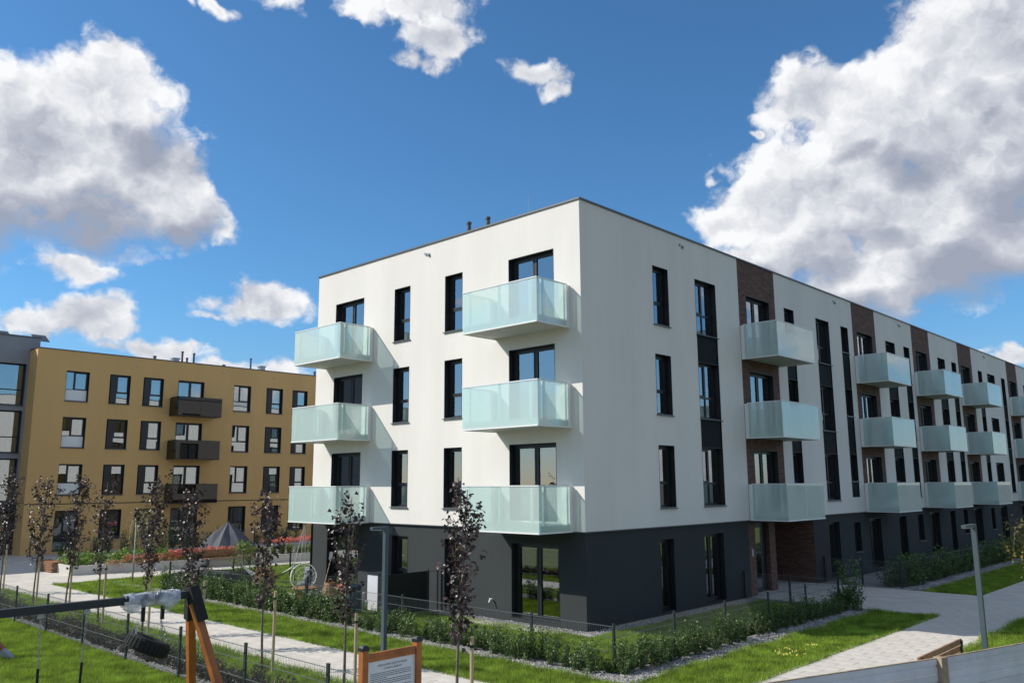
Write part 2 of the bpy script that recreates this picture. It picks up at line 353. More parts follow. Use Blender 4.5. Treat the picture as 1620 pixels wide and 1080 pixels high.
# ------------------------------------------------------------------ ground and paving
def sheet(name, rects, z, m, kind='structure', parent=None):
    mb = MB()
    for (x0, x1, y0, y1) in rects: mb.quad((x0, y0, z), (x1, y0, z), (x1, y1, z), (x0, y1, z))
    o = build(name, mb, m, parent)
    if kind: o['kind'] = kind
    return o
sheet('ground', [(-900, 900, -900, 900)], -0.02, M['soil'])
LAWNS = [(-23.0, 6.0, -5.8, -4.05), (-23.0, -18.0, -4.05, 7.5), (4.2, 6.0, -4.05, 9.05), (-60, 12.0, -9.0, -7.62), (-60, 14.0, -26, -9.7),
         (8.03, 34, -2.0, 60), (3.7, 5.65, 14.62, 75), (-17.9, 3.3, -3.2, -0.5), (0.5, 3.3, -0.5, 8.6), (-17.9, -13.6, -0.5, 8)]
sheet('lawn', LAWNS, 0.0, M['lawn'])
GRAV = [(-22.0, 4.2, -4.05, -3.3), (3.4, 4.2, -3.3, 9.05), (3.0, 3.7, 14.62, 75), (-13.3, 0.5, -0.5, -0.01), (0.01, 0.5, -0.5, 9.0), (-23, 10, -9.7, -9.0), (0.01, 3.0, 14.62, 75)]
sheet('gravel_strip', GRAV, 0.006, M['gravelbed'])
pathA = sheet('path', [(-23.0, 5.98, -7.6, -5.82)], -0.006, M['joint'])
pathB = sheet('pavement', [(6.0, 8.0, -30, 9.05), (0.3, 8.0, 9.07, 14.6), (5.67, 8.0, 14.6, 90)], -0.006, M['joint'])
plaza = sheet('plaza', [(-41.0, -23.02, -30, 30)], -0.006, M['joint'])
CAM = Vector((14.449, -18.021, 3.924))
def pavers(parent, rects, pw, pd, far=None, single=True):
    out = []
    for (x0, x1, y0, y1) in rects:
        nx, ny = max(1, round((x1-x0)/pw)), max(1, round((y1-y0)/pd)); w, d = (x1-x0)/nx, (y1-y0)/ny
        for j in range(ny):
            sft = (j % 2)*0.5*w
            for i in range(-1, nx+1):
                a, b = x0+i*w+sft, x0+(i+1)*w+sft
                a, b = max(a, x0), min(b, x1)
                if b-a < 0.05: continue
                out.append((a, b, y0+j*d, y0+(j+1)*d))
    return out
def infront(x, y):
    v = Vector((x, y, 0))-CAM
    z = v.dot(Vector((-0.67964, 0.71382, 0.16894)))
    if z < 1: return None
    px = v.dot(Vector((0.72354, 0.69026, -0.00575)))/z*1310.8+810; py = 540-v.dot(Vector((0.12072, -0.11833, 0.98561)))/z*1310.8
    return px, py, z
AL = [(r, pathA) for r in pavers(None, [(-23.0, 5.98, -7.6, -5.82)], 0.6, 0.445)] + [(r, pathB) for r in pavers(None, [(6.0, 8.0, -14, 9.05), (0.3, 8.0, 9.07, 14.6), (5.67, 8.0, 14.6, 40)], 0.5, 0.4)]
sing, rest = [], []
for r, p in AL:
    q = infront((r[0]+r[1])/2, (r[2]+r[3])/2)
    if q and -20 < q[0] < 1640 and q[1] < 1090: sing.append((q[2], r, p))
    else: rest.append((r, p))
sing.sort(key=lambda s: s[0])
cntr = {}
chosen, more = sing[:300], sing[300:]
rest += [(r, p) for _, r, p in more]
pm = {}
def paver_mesh(w, d):
    k = (round(w, 3), round(d, 3))
    if k not in pm:
        mb = MB(); e = 0.002; w2, d2 = k[0]/2-e, k[1]/2-e; c = 0.004
        mb.quad((-w2+c, -d2+c, 0.02), (w2-c, -d2+c, 0.02), (w2-c, d2-c, 0.02), (-w2+c, d2-c, 0.02))
        P0 = [(-w2, -d2), (w2, -d2), (w2, d2), (-w2, d2)]; P1 = [(-w2+c, -d2+c), (w2-c, -d2+c), (w2-c, d2-c), (-w2+c, d2-c)]
        for i in range(4):
            j = (i+1) % 4
            mb.quad((*P0[i], 0.014), (*P0[j], 0.014), (*P1[j], 0.02), (*P1[i], 0.02)); mb.quad((*P0[i], -0.01), (*P0[j], -0.01), (*P0[j], 0.014), (*P0[i], 0.014))
        pm[k] = mb.mesh('paver', M['paver'])
    return pm[k]
for _, r, p in chosen:
    o = link('paver', paver_mesh(r[1]-r[0], r[3]-r[2]), p, ((r[0]+r[1])/2, (r[2]+r[3])/2, rng.uniform(-0.0015, 0.0015)))
for p in (pathA, pathB):
    mb = MB()
    for r, q in rest:
        if q is p: mb.box(r[0]+0.003, r[1]-0.003, r[2]+0.003, r[3]-0.003, -0.01, 0.019+rng.uniform(-.001, .001))
    if mb.f: tag(build('paving_slabs', mb, M['paver2'], p), kind='stuff')
mb = MB()
for r in pavers(None, [(-41.0, -23.02, -12, 26)], 0.8, 0.8): mb.box(r[0]+0.004, r[1]-0.004, r[2]+0.004, r[3]-0.004, -0.01, 0.019+rng.uniform(-.001, .001))
tag(build('paving_slabs', mb, M['paver2'], plaza), kind='stuff')
# narrow concrete edging between lawn and paving
mb = MB()
for (x0, x1, y0, y1) in [(-22.94, 5.9, -5.80, -5.74), (-60, 5.9, -7.68, -7.62), (5.92, 5.98, -5.74, 9.0), (8.02, 8.08, -2, 60), (4.2, 5.92, 8.99, 9.05), (-23.0, -22.94, -5.74, 7.5)]:
    mb.box(x0, x1, y0, y1, -0.05, 0.024)
tag(build('kerb', mb, M['kerb']), kind='structure')

# ------------------------------------------------------------------ vegetation made of small faces
def blades(rects, dens, hmin, hmax, width, edge=None):
    P = []
    for (x0, x1, y0, y1) in rects:
        n = int((x1-x0)*(y1-y0)*dens); P.append(np.stack([npr.uniform(x0, x1, n), npr.uniform(y0, y1, n)], 1))
    P = np.concatenate(P)
    v = np.stack([P[:, 0]-CAM.x, P[:, 1]-CAM.y, np.full(len(P), -CAM.z)], 1)
    z = v @ np.array([-0.67964, 0.71382, 0.16894]); px = v @ np.array([0.72354, 0.69026, -0.00575])/z*1310.8+810; py = 540-v @ np.array([0.12072, -0.11833, 0.98561])/z*1310.8
    k = (z > 4) & (px > -60) & (px < 1680) & (py < 1160) & (npr.rand(len(P)) < np.clip(22/z, 0.15, 1)**1.3)
    P = P[k]; zz = z[k]; n = len(P); cl = 0.65+0.7*npr.rand(n)
    sc_ = np.clip(zz/22, 1, 3)**0.8
    a = npr.uniform(0, 2*pi, n); w = width*sc_*npr.uniform(0.7, 1.3, n); h = npr.uniform(hmin, hmax, n)*(0.75+0.5*np.sin(P[:, 0]*1.7+np.sin(P[:, 1]*2.3))**2); ln = npr.uniform(0, 0.8, n)*h; b = npr.uniform(0, 2*pi, n)
    V = np.zeros((n, 3, 3))
    V[:, 0, 0] = P[:, 0]-np.cos(a)*w; V[:, 0, 1] = P[:, 1]-np.sin(a)*w
    V[:, 1, 0] = P[:, 0]+np.cos(a)*w; V[:, 1, 1] = P[:, 1]+np.sin(a)*w
    V[:, 2, 0] = P[:, 0]+np.cos(b)*ln; V[:, 2, 1] = P[:, 1]+np.sin(b)*ln; V[:, 2, 2] = h
    return V.reshape(-1, 3), np.arange(n*3)
V, F = blades(LAWNS, 2600, 0.03, 0.10, 0.006)
o = link('grass', np_mesh('grass', V, F, 3, M['grass'])); tag(o, 'short green lawn grass covering the strips between paths and gravel', 'grass', kind='stuff')
# stray longer grass along the lawn borders
V, F = blades([(-22.9, 6.0, -5.85, -5.7), (5.8, 6.05, -5.7, 9.0), (7.9, 8.2, 3, 12), (-22.9, 4.2, -4.12, -4.0), (4.15, 4.3, -4, 9), (-23, 6, -7.75, -7.55), (8.0, 9.5, 7.5, 9.5)], 900, 0.06, 0.15, 0.008)
o = link('edge_grass', np_mesh('edge_grass', V, F, 3, M['grass'])); tag(o, 'longer ragged grass tufts fringing the lawn and paving edges', 'grass', kind='stuff')

def stones(rects, dens):
    P = []
    for (x0, x1, y0, y1) in rects:
        n = int((x1-x0)*(y1-y0)*dens); P.append(np.stack([npr.uniform(x0, x1, n), npr.uniform(y0, y1, n), npr.uniform(0.0, 0.02, n)], 1))
    P = np.concatenate(P); n = len(P)
    oc = np.array([(1, 0, 0), (0, 1, 0), (-1, 0, 0), (0, -1, 0), (0, 0, 0.8), (0, 0, -0.6)])
    fc = np.array([(0, 1, 4), (1, 2, 4), (2, 3, 4), (3, 0, 4)])
    s = npr.uniform(0.012, 0.032, (n, 1, 1))*npr.uniform(0.6, 1.3, (n, 1, 3)); a = npr.uniform(0, 2*pi, n)
    V = oc[None]*s + npr.uniform(-0.005, 0.005, (n, 6, 3))
    x = V[:, :, 0]*np.cos(a)[:, None]-V[:, :, 1]*np.sin(a)[:, None]; y = V[:, :, 0]*np.sin(a)[:, None]+V[:, :, 1]*np.cos(a)[:, None]
    V = np.stack([x, y, V[:, :, 2]], 2)+P[:, None, :]; V[:, :, 2] += 0.006
    F = (fc[None]+(np.arange(n)*6)[:, None, None]).reshape(-1)
    return V.reshape(-1, 3), F
M['stone'] = leafmat('gravel_stone', [(0.12, 0.12, 0.115), (0.21, 0.205, 0.20), (0.32, 0.31, 0.30), (0.50, 0.49, 0.46)], 0.8, 0.0, 0.4)
V, F = stones([(-14, 4.25, -4.07, -3.5), (3.6, 4.25, -3.5, 9.0), (3.2, 3.75, 14.6, 30), (-6, 0.5, -0.5, -0.02), (0.02, 0.5, -0.5, 8.9)], 1250)
V2, F2 = stones([(-22, -14, -4.07, -3.5)], 600); V3, F3 = stones([(-20, 5, -9.66, -8.98)], 260)
F2 = np.concatenate([F2, F3+len(V2)]); V2 = np.concatenate([V2, V3])
o = link('gravel', np_mesh('gravel', np.concatenate([V, V2]), np.concatenate([F, F2+len(V)]), 3, M['stone'])); tag(o, 'loose pale grey gravel stones along the hedge and walls', 'gravel', kind='stuff')

LEAF = np.array([(0, 0, 0), (0.42, 0.30, 0.10), (0, 1.0, -0.05), (-0.42, 0.30, 0.10)])
MAPLE = np.array([(0, 0, 0), (0.55, 0.25, 0.12), (0.28, 0.55, 0.02), (0, 1.0, -0.12), (-0.28, 0.55, 0.02), (-0.55, 0.25, 0.12)])
def leaves(C_, size, outdir=None, flat=0.5, shape=LEAF, sv=0.35):
    """a leaf-shaped face at each point of C_, turned at random"""
    n = len(C_)
    nrm = npr.normal(0, 1, (n, 3)); nrm[:, 2] = np.abs(nrm[:, 2])+flat
    if outdir is not None: nrm += outdir*0.8
    nrm /= np.linalg.norm(nrm, axis=1, keepdims=True)
    t = npr.normal(0, 1, (n, 3)); t -= (t*nrm).sum(1, keepdims=True)*nrm; t /= np.linalg.norm(t, axis=1, keepdims=True)
    b = np.cross(nrm, t); s = size*npr.uniform(1-sv, 1+sv, (n, 1))
    V = C_[:, None, :] + (shape[None, :, 0, None]*b[:, None, :]+shape[None, :, 1, None]*t[:, None, :]+shape[None, :, 2, None]*nrm[:, None, :])*s[:, None, :]
    k = len(shape)
    if k == 4: fc = np.array([(0, 1, 2), (0, 2, 3)])
    else: fc = np.array([(0, 1, 2), (0, 2, 3), (0, 3, 4), (0, 4, 5)])
    F = (fc[None]+(np.arange(n)*k)[:, None, None]).reshape(-1)
    return V.reshape(-1, 3), F

def shrub_mesh(name, m, h, r, nst, nl, ls):
    pts = []
    for s in range(nst):
        a = npr.uniform(0, 2*pi); rr = r*npr.uniform(0.2, 1.0); hh = h*npr.uniform(0.55, 1.05)
        bx, by = npr.uniform(-r*0.35, r*0.35, 2)
        t = npr.uniform(0.08, 1, nl)
        p = np.stack([bx+np.cos(a)*rr*t**1.3, by+np.sin(a)*rr*t**1.3, hh*t], 1)+npr.normal(0, 0.028, (nl, 3))
        pts.append(p)
    P = np.concatenate(pts); P[:, 2] = np.abs(P[:, 2])
    V, F = leaves(P, ls, flat=0.3)
    return np_mesh(name, V, F, 3, m)
SH = [shrub_mesh('foliage', M['shrub'], h, r, 12, 40, 0.050) for h, r in ((0.72, 0.30), (0.62, 0.28), (0.80, 0.26), (0.55, 0.30), (0.68, 0.24))]
BB = [shrub_mesh('foliage', M['barberry'], h, r, 12, 34, 0.045) for h, r in ((0.42, 0.24), (0.36, 0.25), (0.46, 0.22), (0.32, 0.24))]
stem_mb = MB()
for k in range(5):
    a = k*1.26; stem_mb.tube([(0.02*cos(a), 0.02*sin(a), 0), (0.10*cos(a), 0.10*sin(a), 0.22), (0.17*cos(a), 0.17*sin(a), 0.45)], [0.008, 0.006, 0.003], 4, False)
STEM = stem_mb.mesh('stem', M['bark'])
def shrub(kind, x, y, label, group, cat='shrub', meshes=SH, s=1.0, dz=0.0):
    r = root(kind, (x, y, dz), label, cat, group, rng.uniform(0, 6.28))
    link('foliage', rng.choice(meshes), r); link('stem', STEM, r)
    k = s*rng.uniform(0.82, 1.15); r.scale = (k, k, k*rng.uniform(0.85, 1.15)); return r
def row(kind, x0, y0, x1, y1, step, label, group, meshes=SH, s=1.0, rows=2, gap=0.26, dz=0.0):
    L = hypot(x1-x0, y1-y0); n = int(L/step); ux, uy = (x1-x0)/L, (y1-y0)/L
    for j in range(rows):
        for i in range(n):
            t = (i+0.5*(j % 2)+rng.uniform(-0.2, 0.2))*step; off = (j-(rows-1)/2)*gap+rng.uniform(-0.07, 0.07)
            if rng.random() < 0.05: continue
            shrub(kind, x0+ux*t-uy*off, y0+uy*t+ux*off, label, group, meshes=meshes, s=s, dz=dz)

# ------------------------------------------------------------------ facades
def rot(F): return F[1]
class Bld:
    def __init__(s, r, loc): s.r = r; s.loc = Vector(loc); s.room = MB(); s.holes = {}
    def put(s, name, me, F, u, z, d=0.0):
        w = Vector(F[0])+Matrix.Rotation(F[1], 3, 'Z') @ Vector((u, -d, z))
        return link(name, me, s.r, w-s.loc, F[1])
    def wall(s, name, F, u0, u1, z0, z1, m, holes=(), d=0.0):
        us = sorted({u0, u1, *[h[0] for h in holes], *[h[1] for h in holes]}); zs = sorted({z0, z1, *[h[2] for h in holes], *[h[3] for h in holes]})
        us = [u for u in us if u0 <= u <= u1]; zs = [z for z in zs if z0 <= z <= z1]
        mb = MB()
        for a, b in zip(us, us[1:]):
            for c, e in zip(zs, zs[1:]):
                um, zm = (a+b)/2, (c+e)/2
                if any(h[0] < um < h[1] and h[2] < zm < h[3] for h in holes): continue
                mb.quad((a, 0, c), (b, 0, c), (b, 0, e), (a, 0, e))
        return s.put(name, mb.mesh(name, m), F, 0, 0, d)
WM = {}
def win_meshes(w, h, kind, dep):
    k = (round(w, 2), round(h, 2), kind, dep)
    if k in WM: return WM[k]
    mb = MB(); t = 0.065; y0, y1 = dep, dep+0.07
    # reveal: dark lining of the recess, 12 mm thick, its front edge 4 mm proud of the wall
    e = 0.012
    for (a, b, c, d) in ((-0.002, e, 0, h), (w-e, w+0.002, 0, h), (e, w-e, h-e, h+0.002), (e, w-e, -0.002, e)):
        mb.box(a, b, -0.004, y0, c, d)
    mb.box(e, e+t, y0, y1, e, h-e); mb.box(w-e-t, w-e, y0, y1, e, h-e)
    mb.box(e+t, w-e-t, y0, y1, e, e+t); mb.box(e+t, w-e-t, y0, y1, h-e-t, h-e)
    panes = []; X0, X1, Z0, Z1 = e+t, w-e-t, e+t, h-e-t
    zt = Z0+(h*0.36-t)
    sash = 0.045
    def leaf(x0, x1, z0, z1, sashed=True):
        if sashed:
            a, b = y0-0.012, y1-0.02
            mb.box(x0, x0+sash, a, b, z0, z1); mb.box(x1-sash, x1, a, b, z0, z1); mb.box(x0+sash, x1-sash, a, b, z0, z0+sash); mb.box(x0+sash, x1-sash, a, b, z1-sash, z1)
            panes.append((x0+sash, x1-sash, z0+sash, z1-sash))
        else: panes.append((x0, x1, z0, z1))
    if kind == 'narrow':
        mb.box(X0, X1, y0, y1, zt, zt+t); leaf(X0, X1, Z0, zt, False); leaf(X0, X1, zt+t, Z1)
    elif kind == 'wide':
        xm = X0+(X1-X0)*0.52
        mb.box(X0, X1, y0, y1, zt, zt+t); mb.box(xm-t/2, xm+t/2, y0, y1, Z0, zt); mb.box(xm-t/2, xm+t/2, y0, y1, zt+t, Z1)
        leaf(X0, xm-t/2, Z0, zt, False); leaf(xm+t/2, X1, Z0, zt, False); leaf(X0, xm-t/2, zt+t, Z1); leaf(xm+t/2, X1, zt+t, Z1, False)
    elif kind == 'big':
        mb.box(X0, X1, y0, y1, zt, zt+t); leaf(X0, X1, Z0, zt, False); leaf(X0, X1, zt+t, Z1)
    elif kind == 'door2':
        xm = (X0+X1)/2; mb.box(xm-t/2, xm+t/2, y0, y1, Z0, Z1); leaf(X0, xm-t/2, Z0, Z1); leaf(xm+t/2, X1, Z0, Z1)
    elif kind == 'tripart':                                  # two lights over one low light
        xm = X0+(X1-X0)*0.38
        mb.box(X0, X1, y0, y1, zt, zt+t); mb.box(xm-t/2, xm+t/2, y0, y1, zt+t, Z1)
        leaf(X0, X1, Z0, zt, False); leaf(X0, xm-t/2, zt+t, Z1, False); leaf(xm+t/2, X1, zt+t, Z1)
    elif kind == 'panelled':                                  # blind panel at one side, glass at the other
        xp = w*0.36; mb.box(X0-0.002, xp, 0.03, y0+0.01, Z0-0.002, Z1+0.002); mb.box(xp, xp+t, y0, y1, Z0, Z1); mb.box(xp+t, X1, y0, y1, zt, zt+t)
        leaf(xp+t, X1, Z0, zt, False); leaf(xp+t, X1, zt+t, Z1)
    else: leaf(X0, X1, Z0, Z1)
    fm = mb.mesh('window', M['frame'])
    pms = []
    for p in panes:
        q = MB(); q.box(p[0]-0.004, p[1]+0.004, y0+0.025, y0+0.033, p[2]-0.004, p[3]+0.004); pms.append(q.mesh('pane', M['pane']))
    sb = MB(); sb.box(-0.04, w+0.04, -0.055, 0.0-0.006, -0.035, -0.008); sb.box(0.0, w, -0.006, y0, -0.0, e+0.006)
    sm = sb.mesh('sill', M['metal'])
    WM[k] = (fm, pms, sm, panes, y1); return WM[k]
def window(B, F, u0, u1, z0, z1, kind, dep=0.20, sill=True, cur=None, whitelow=False, name='window'):
    w, h = u1-u0, z1-z0
    fm, pms, sm, panes, y1 = win_meshes(w, h, kind, dep)
    o = B.put(name, fm, F, u0, z0)
    for i, p in enumerate(pms):
        link('pane', p, o)
    if sill: link('sill', sm, o)
    r = rng.random()
    cy = y1+0.12
    if cur is None: cur = 'drape' if r < 0.35 else ('sheer' if r < 0.45 else None)
    if cur == 'drape':
        mb = MB()
        for (a, b) in ((0.10, 0.10+0.16*w), (w-0.10-0.13*w, w-0.10)):
            n = 7
            for i in range(n):
                x0, x1 = a+(b-a)*i/n, a+(b-a)*(i+1)/n; yy0, yy1 = cy+0.03*(i % 2), cy+0.03*((i+1) % 2)
                mb.quad((x0, yy0, 0.1), (x1, yy1, 0.1), (x1, yy1, h-0.05), (x0, yy0, h-0.05))
        link('curtain', mb.mesh('curtain', M['curtain']), o)
    elif cur in ('sheer', 'beige', 'blind'):
        mb = MB(); n = 24; a, b = 0.08, w-0.08; zb = 0.08 if cur != 'blind' else h*0.55
        for i in range(n):
            x0, x1 = a+(b-a)*i/n, a+(b-a)*(i+1)/n; yy0, yy1 = cy+0.025*(i % 2), cy+0.025*((i+1) % 2)
            mb.quad((x0, yy0, zb), (x1, yy1, zb), (x1, yy1, h-0.06), (x0, yy0, h-0.06))
        link('curtain', mb.mesh('curtain', M['beige'] if cur == 'beige' else M['curtain']), o)
    if whitelow:
        p = panes[0]; mb = MB(); mb.box(p[0]-0.02, p[1]+0.02, dep-0.03, dep-0.012, p[2]-0.02, p[3]+0.02)
        link('white_panel', mb.mesh('white_panel', M['whitemetal']), o)
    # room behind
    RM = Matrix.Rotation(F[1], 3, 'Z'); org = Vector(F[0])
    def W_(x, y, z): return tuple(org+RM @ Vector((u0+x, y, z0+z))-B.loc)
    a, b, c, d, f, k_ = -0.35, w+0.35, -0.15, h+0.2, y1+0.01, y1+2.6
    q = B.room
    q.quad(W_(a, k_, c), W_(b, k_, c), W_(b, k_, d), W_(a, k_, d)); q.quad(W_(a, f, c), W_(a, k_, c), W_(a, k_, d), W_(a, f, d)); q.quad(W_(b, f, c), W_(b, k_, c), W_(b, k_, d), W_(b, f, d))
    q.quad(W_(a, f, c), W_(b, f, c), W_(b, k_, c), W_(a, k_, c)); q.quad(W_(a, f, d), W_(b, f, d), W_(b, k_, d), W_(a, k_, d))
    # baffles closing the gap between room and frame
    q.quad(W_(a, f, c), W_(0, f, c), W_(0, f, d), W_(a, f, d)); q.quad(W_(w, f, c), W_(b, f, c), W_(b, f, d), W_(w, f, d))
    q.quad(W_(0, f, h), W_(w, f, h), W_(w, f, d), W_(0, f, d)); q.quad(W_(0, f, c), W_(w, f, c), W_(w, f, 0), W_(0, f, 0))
    return o
BAL = {}
def balcony(B, F, u0, z0, Wd=2.98, D=1.42, H=1.25, glass='frost', npan=2, label=None):
    k = (Wd, D, H, glass, npan)
    if k not in BAL:
        mb = MB(); wm = M['whitemetal'] if glass == 'frost' else M['frame']
        sl = MB().box(0.03, Wd-0.03, -D+0.03, -0.002, 0.045, 0.23).mesh('balcony', M['slab'] if glass == 'frost' else M['frame'])
        rim = MB(); rim.box(0, Wd, -D-0.012, -D+0.028, 0.0, 0.04).box(0, 0.028, -D+0.028, -0.004, 0.0, 0.04).box(Wd-0.028, Wd, -D+0.028, -0.004, 0.0, 0.04)
        top = MB(); top.box(-0.004, Wd+0.004, -D-0.016, -D+0.022, H, H+0.028).box(-0.004, 0.03, -D+0.022, -0.12, H, H+0.028).box(Wd-0.03, Wd+0.004, -D+0.022, -0.12, H, H+0.028)
        posts = MB()
        for fx in (0.09, 0.5, 0.905): posts.box(Wd*fx-0.03, Wd*fx+0.03, -D+0.016, -D+0.07, 0.2, H-0.002)
        for yy in (-D+0.22, -0.24):
            for x in (0.016, Wd-0.056): posts.box(x, x+0.04, yy-0.03, yy+0.03, 0.2, H-0.002)
        gm = M[glass]; T = 0.011
        fr = [MB().box(Wd*i/npan+0.005, Wd*(i+1)/npan-0.005, -D, -D+T, 0.042, H).mesh('glass_panel', gm) for i in range(npan)]
        sd_ = [MB().box(x, x+T, -D+T+0.003, -0.15, 0.042, H).mesh('glass_panel', gm) for x in (0.0, Wd-T)]
        br = [MB().box(x, x+0.02, -0.145, -0.004, 0.042, H+0.0).mesh('added_wall_plate', M['whitemetal'] if glass == 'frost' else M['frame']) for x in (0.0, Wd-0.02)]  # added plates; the white ones imitate sunlit wall seen through the side glass
        BAL[k] = (sl, rim.mesh('bottom_rim', wm), top.mesh('rail', wm), posts.mesh('post', wm), fr+sd_, br)
    sl, rim, top, posts, gl, br = BAL[k]
    o = B.put('balcony', sl, F, u0, z0)
    link('bottom_rim', rim, o); link('rail', top, o); link('post', posts, o)
    for g_ in gl: link('glass_panel', g_, o)
    for b_ in br: link('added_wall_plate', b_, o)
    return o

# ------------------------------------------------------------------ white apartment building
wb = root('apartment_building', (0, 0, 0), 'long white four storey apartment building with dark ground floor and frosted glass balconies', 'building')
B = Bld(wb, (0, 0, 0))
FL = ((0, 0, 0), 0.0); FR = ((0, 0, 0), pi/2)
ZB, ZR = 2.62, 12.05; XE, YE = -13.3, 78.0
S = 2.85
tops = {4: 10.77, 3: 7.92, 2: 5.07}; bots = {n: t-1.9 for n, t in tops.items()}
floorz = {n: t-2.2 for n, t in tops.items()}
hl = []                       # openings in the sunlit front
for n in (4, 3, 2):
    for (a, b, kd) in ((-12.08, -10.28, 'door2'), (-8.47, -7.6, 'narrow'), (-5.78, -4.93, 'narrow'), (-2.84, -1.0, 'door2')):
        z0 = floorz[n] if kd == 'door2' else bots[n]
        hl.append((a, b, z0, tops[n]))
        cur = {(-8.47, 2): 'sheer', (-12.08, 3): 'blind', (-2.84, 4): 'drape'}.get((a, n))
        window(B, FL, a, b, z0, tops[n], kd, sill=(kd != 'door2'), cur=cur)
B.wall('wall', FL, XE, 0, ZB, ZR, M['white'], hl)
RB = 0.06                     # the dark base stands back under the white insulation
FLb = ((0, RB, 0), 0.0); FRb = ((-RB, 0, 0), pi/2)
hb_ = []
for (a, b, z0, z1, kd, cu) in ((-12.3, -10.35, 0.15, 2.35, 'door2', 'beige'), (-8.47, -7.6, 0.35, 2.22, 'narrow', 'sheer'), (-5.78, -4.93, 0.2, 2.22, 'door1', None), (-2.84, -1.0, 0.12, 2.22, 'door2', None)):
    hb_.append((a, b, z0, z1)); window(B, FLb, a, b, z0, z1, kd, sill=False, cur=cu if cu else 'none')
B.wall('base_wall', FLb, XE+RB, -RB, 0, ZB, M['dark'], hb_)
# drip edges
mb = MB(); mb.box(XE, 0.012, -0.012, RB, ZB-0.03, ZB-0.002); mb.box(-RB, 0.012, RB, YE, ZB-0.03, ZB-0.002)
build('drip_edge', mb, M['metal'], wb)
# the long shaded side
bands = [(9.19, 12.1), (19.75, 22.55), (27.68, 30.45), (35.6, 38.35), (46.6, 49.3), (54.6, 57.4), (62.6, 65.4), (70.6, 73.4)]
doors = [(9.75, 11.59), (20.24, 22.1), (28.15, 29.95), (36.06, 37.92), (47.05, 48.9), (55.1, 56.9), (63.1, 64.9), (71.1, 72.9)]
hr = []
def stack(a, b, kind, skip=()):
    """windows on three floors with dark panels between them"""
    for n in (4, 3, 2):
        hr.append((a, b, bots[n], tops[n])); window(B, FR, a, b, bots[n], tops[n], kind)
    for n in (3, 2):
        hr.append((a, b, tops[n], bots[n+1]))
        mb = MB().box(a+0.002, b-0.002, -0.0, 0.05, tops[n]+0.003, bots[n+1]-0.012)
        B.put('spandrel_panel', MB().box(0.002, b-a-0.002, 0.035, 0.08, tops[n]+0.004, bots[n+1]-0.004).mesh('spandrel_panel', M['panel']), FR, a, 0)
for n in (4, 3, 2):
    hr.append((3.66, 4.54, bots[n], tops[n])); window(B, FR, 3.66, 4.54, bots[n], tops[n], 'narrow', cur='none')
stack(6.19, 7.55, 'wide'); stack(15.8, 17.13, 'wide')
tilt = MB()
for (a_, b_, c_, d_) in ((0, 0.05, 0, 1.08), (0.51, 0.56, 0, 1.08), (0.05, 0.51, 0, 0.05), (0.05, 0.51, 1.03, 1.08)): tilt.box(a_, b_, -0.02, 0.02, c_, d_)
TT_ = Matrix.Rotation(radians(-8), 4, 'X'); tilt.v = [tuple(TT_ @ Vector(p)) for p in tilt.v]
B.put('tilted_sash', tilt.mesh('tilted_sash', M['whitemetal']), FR, 6.27, bots[2]+0.72, d=-0.42)
for (a, b) in ((12.86, 13.72), (23.82, 25.1), (26.35, 27.2), (31.75, 33.04), (34.25, 35.13), (39.57, 40.47), (44.98, 45.94), (51.0, 52.3), (53.3, 54.1), (58.9, 60.2), (61.3, 62.1), (67, 68.2), (69.2, 70)):
    stack(a, b, 'narrow')
for n in (4, 3, 2):
    hr.append((41.65, 43.4, bots[n], tops[n])); window(B, FR, 41.65, 43.4, bots[n], tops[n], 'door2')
# stairwell: windows at half landings in one dark column
for (z0, z1) in ((9.6, 10.77), (6.76, 7.96), (3.94, 5.1)):
    hr.append((18.4, 19.2, z0, z1)); window(B, FR, 18.4, 19.2, z0, z1, 'single', cur='none')
for (z0, z1) in ((7.96, 9.6), (5.1, 6.76), (3.26, 3.94)):
    hr.append((18.4, 19.2, z0, z1)); B.put('spandrel_panel', MB().box(0.002, 0.798, 0.035, 0.08, z0+0.004, z1-0.004).mesh('spandrel_panel', M['panel']), FR, 18.4, 0)
for (a, b) in bands: hr.append((a, b, ZB, ZR))
cuts = [0]+[v for b_ in bands for v in b_]+[YE]
for a_, b_ in zip(cuts[::2], cuts[1::2]): B.wall('wall', FR, a_, b_, ZB, ZR, M['white'], [h_ for h_ in hr if a_ <= h_[0] and h_[1] <= b_])
for (a, b), (c, d) in zip(bands, doors):
    hs = [(c, d, floorz[n], tops[n]) for n in (4, 3, 2)]
    for n in (4, 3, 2): window(B, FR, c, d, floorz[n], tops[n], 'door2', sill=False)
    B.wall('brick_band', FR, a, b, ZB, ZR, M['brick'], hs, d=-0.0)
gb = []
for (a, b, z0, z1, kd) in ((3.66, 4.42, 0.12, 2.24, 'door1'), (6.19, 7.45, 0.12, 2.28, 'door2'), (15.85, 16.95, 0.12, 2.3, 'door1'), (18.45, 19.2, 0.95, 2.22, 'single'), (20.2, 21.6, 0.12, 2.3, 'door2'), (23.9, 24.9, 0.12, 2.3, 'door1'), (26.5, 27.35, 1.0, 2.3, 'single'),
                         (28.3, 29.9, 0.12, 2.35, 'door2'), (31.7, 32.6, 0.12, 2.35, 'door1'), (34.1, 34.9, 1.0, 2.35, 'single'), (36.0, 37.8, 0.12, 2.35, 'door2'), (39.7, 40.5, 1.0, 2.3, 'single'), (41.7, 43.5, 0.12, 2.35, 'door2'), (47.05, 48.9, 0.12, 2.35, 'door2'), (51.0, 52.3, 0.12, 2.3, 'door1'), (55.1, 56.9, 0.12, 2.35, 'door2')):
    gb.append((a, b, z0, z1)); window(B, FRb, a, b, z0, z1, kd, sill=(kd == 'single'), cur='none')
gb.append((9.15, 14.45, 0, 2.5))
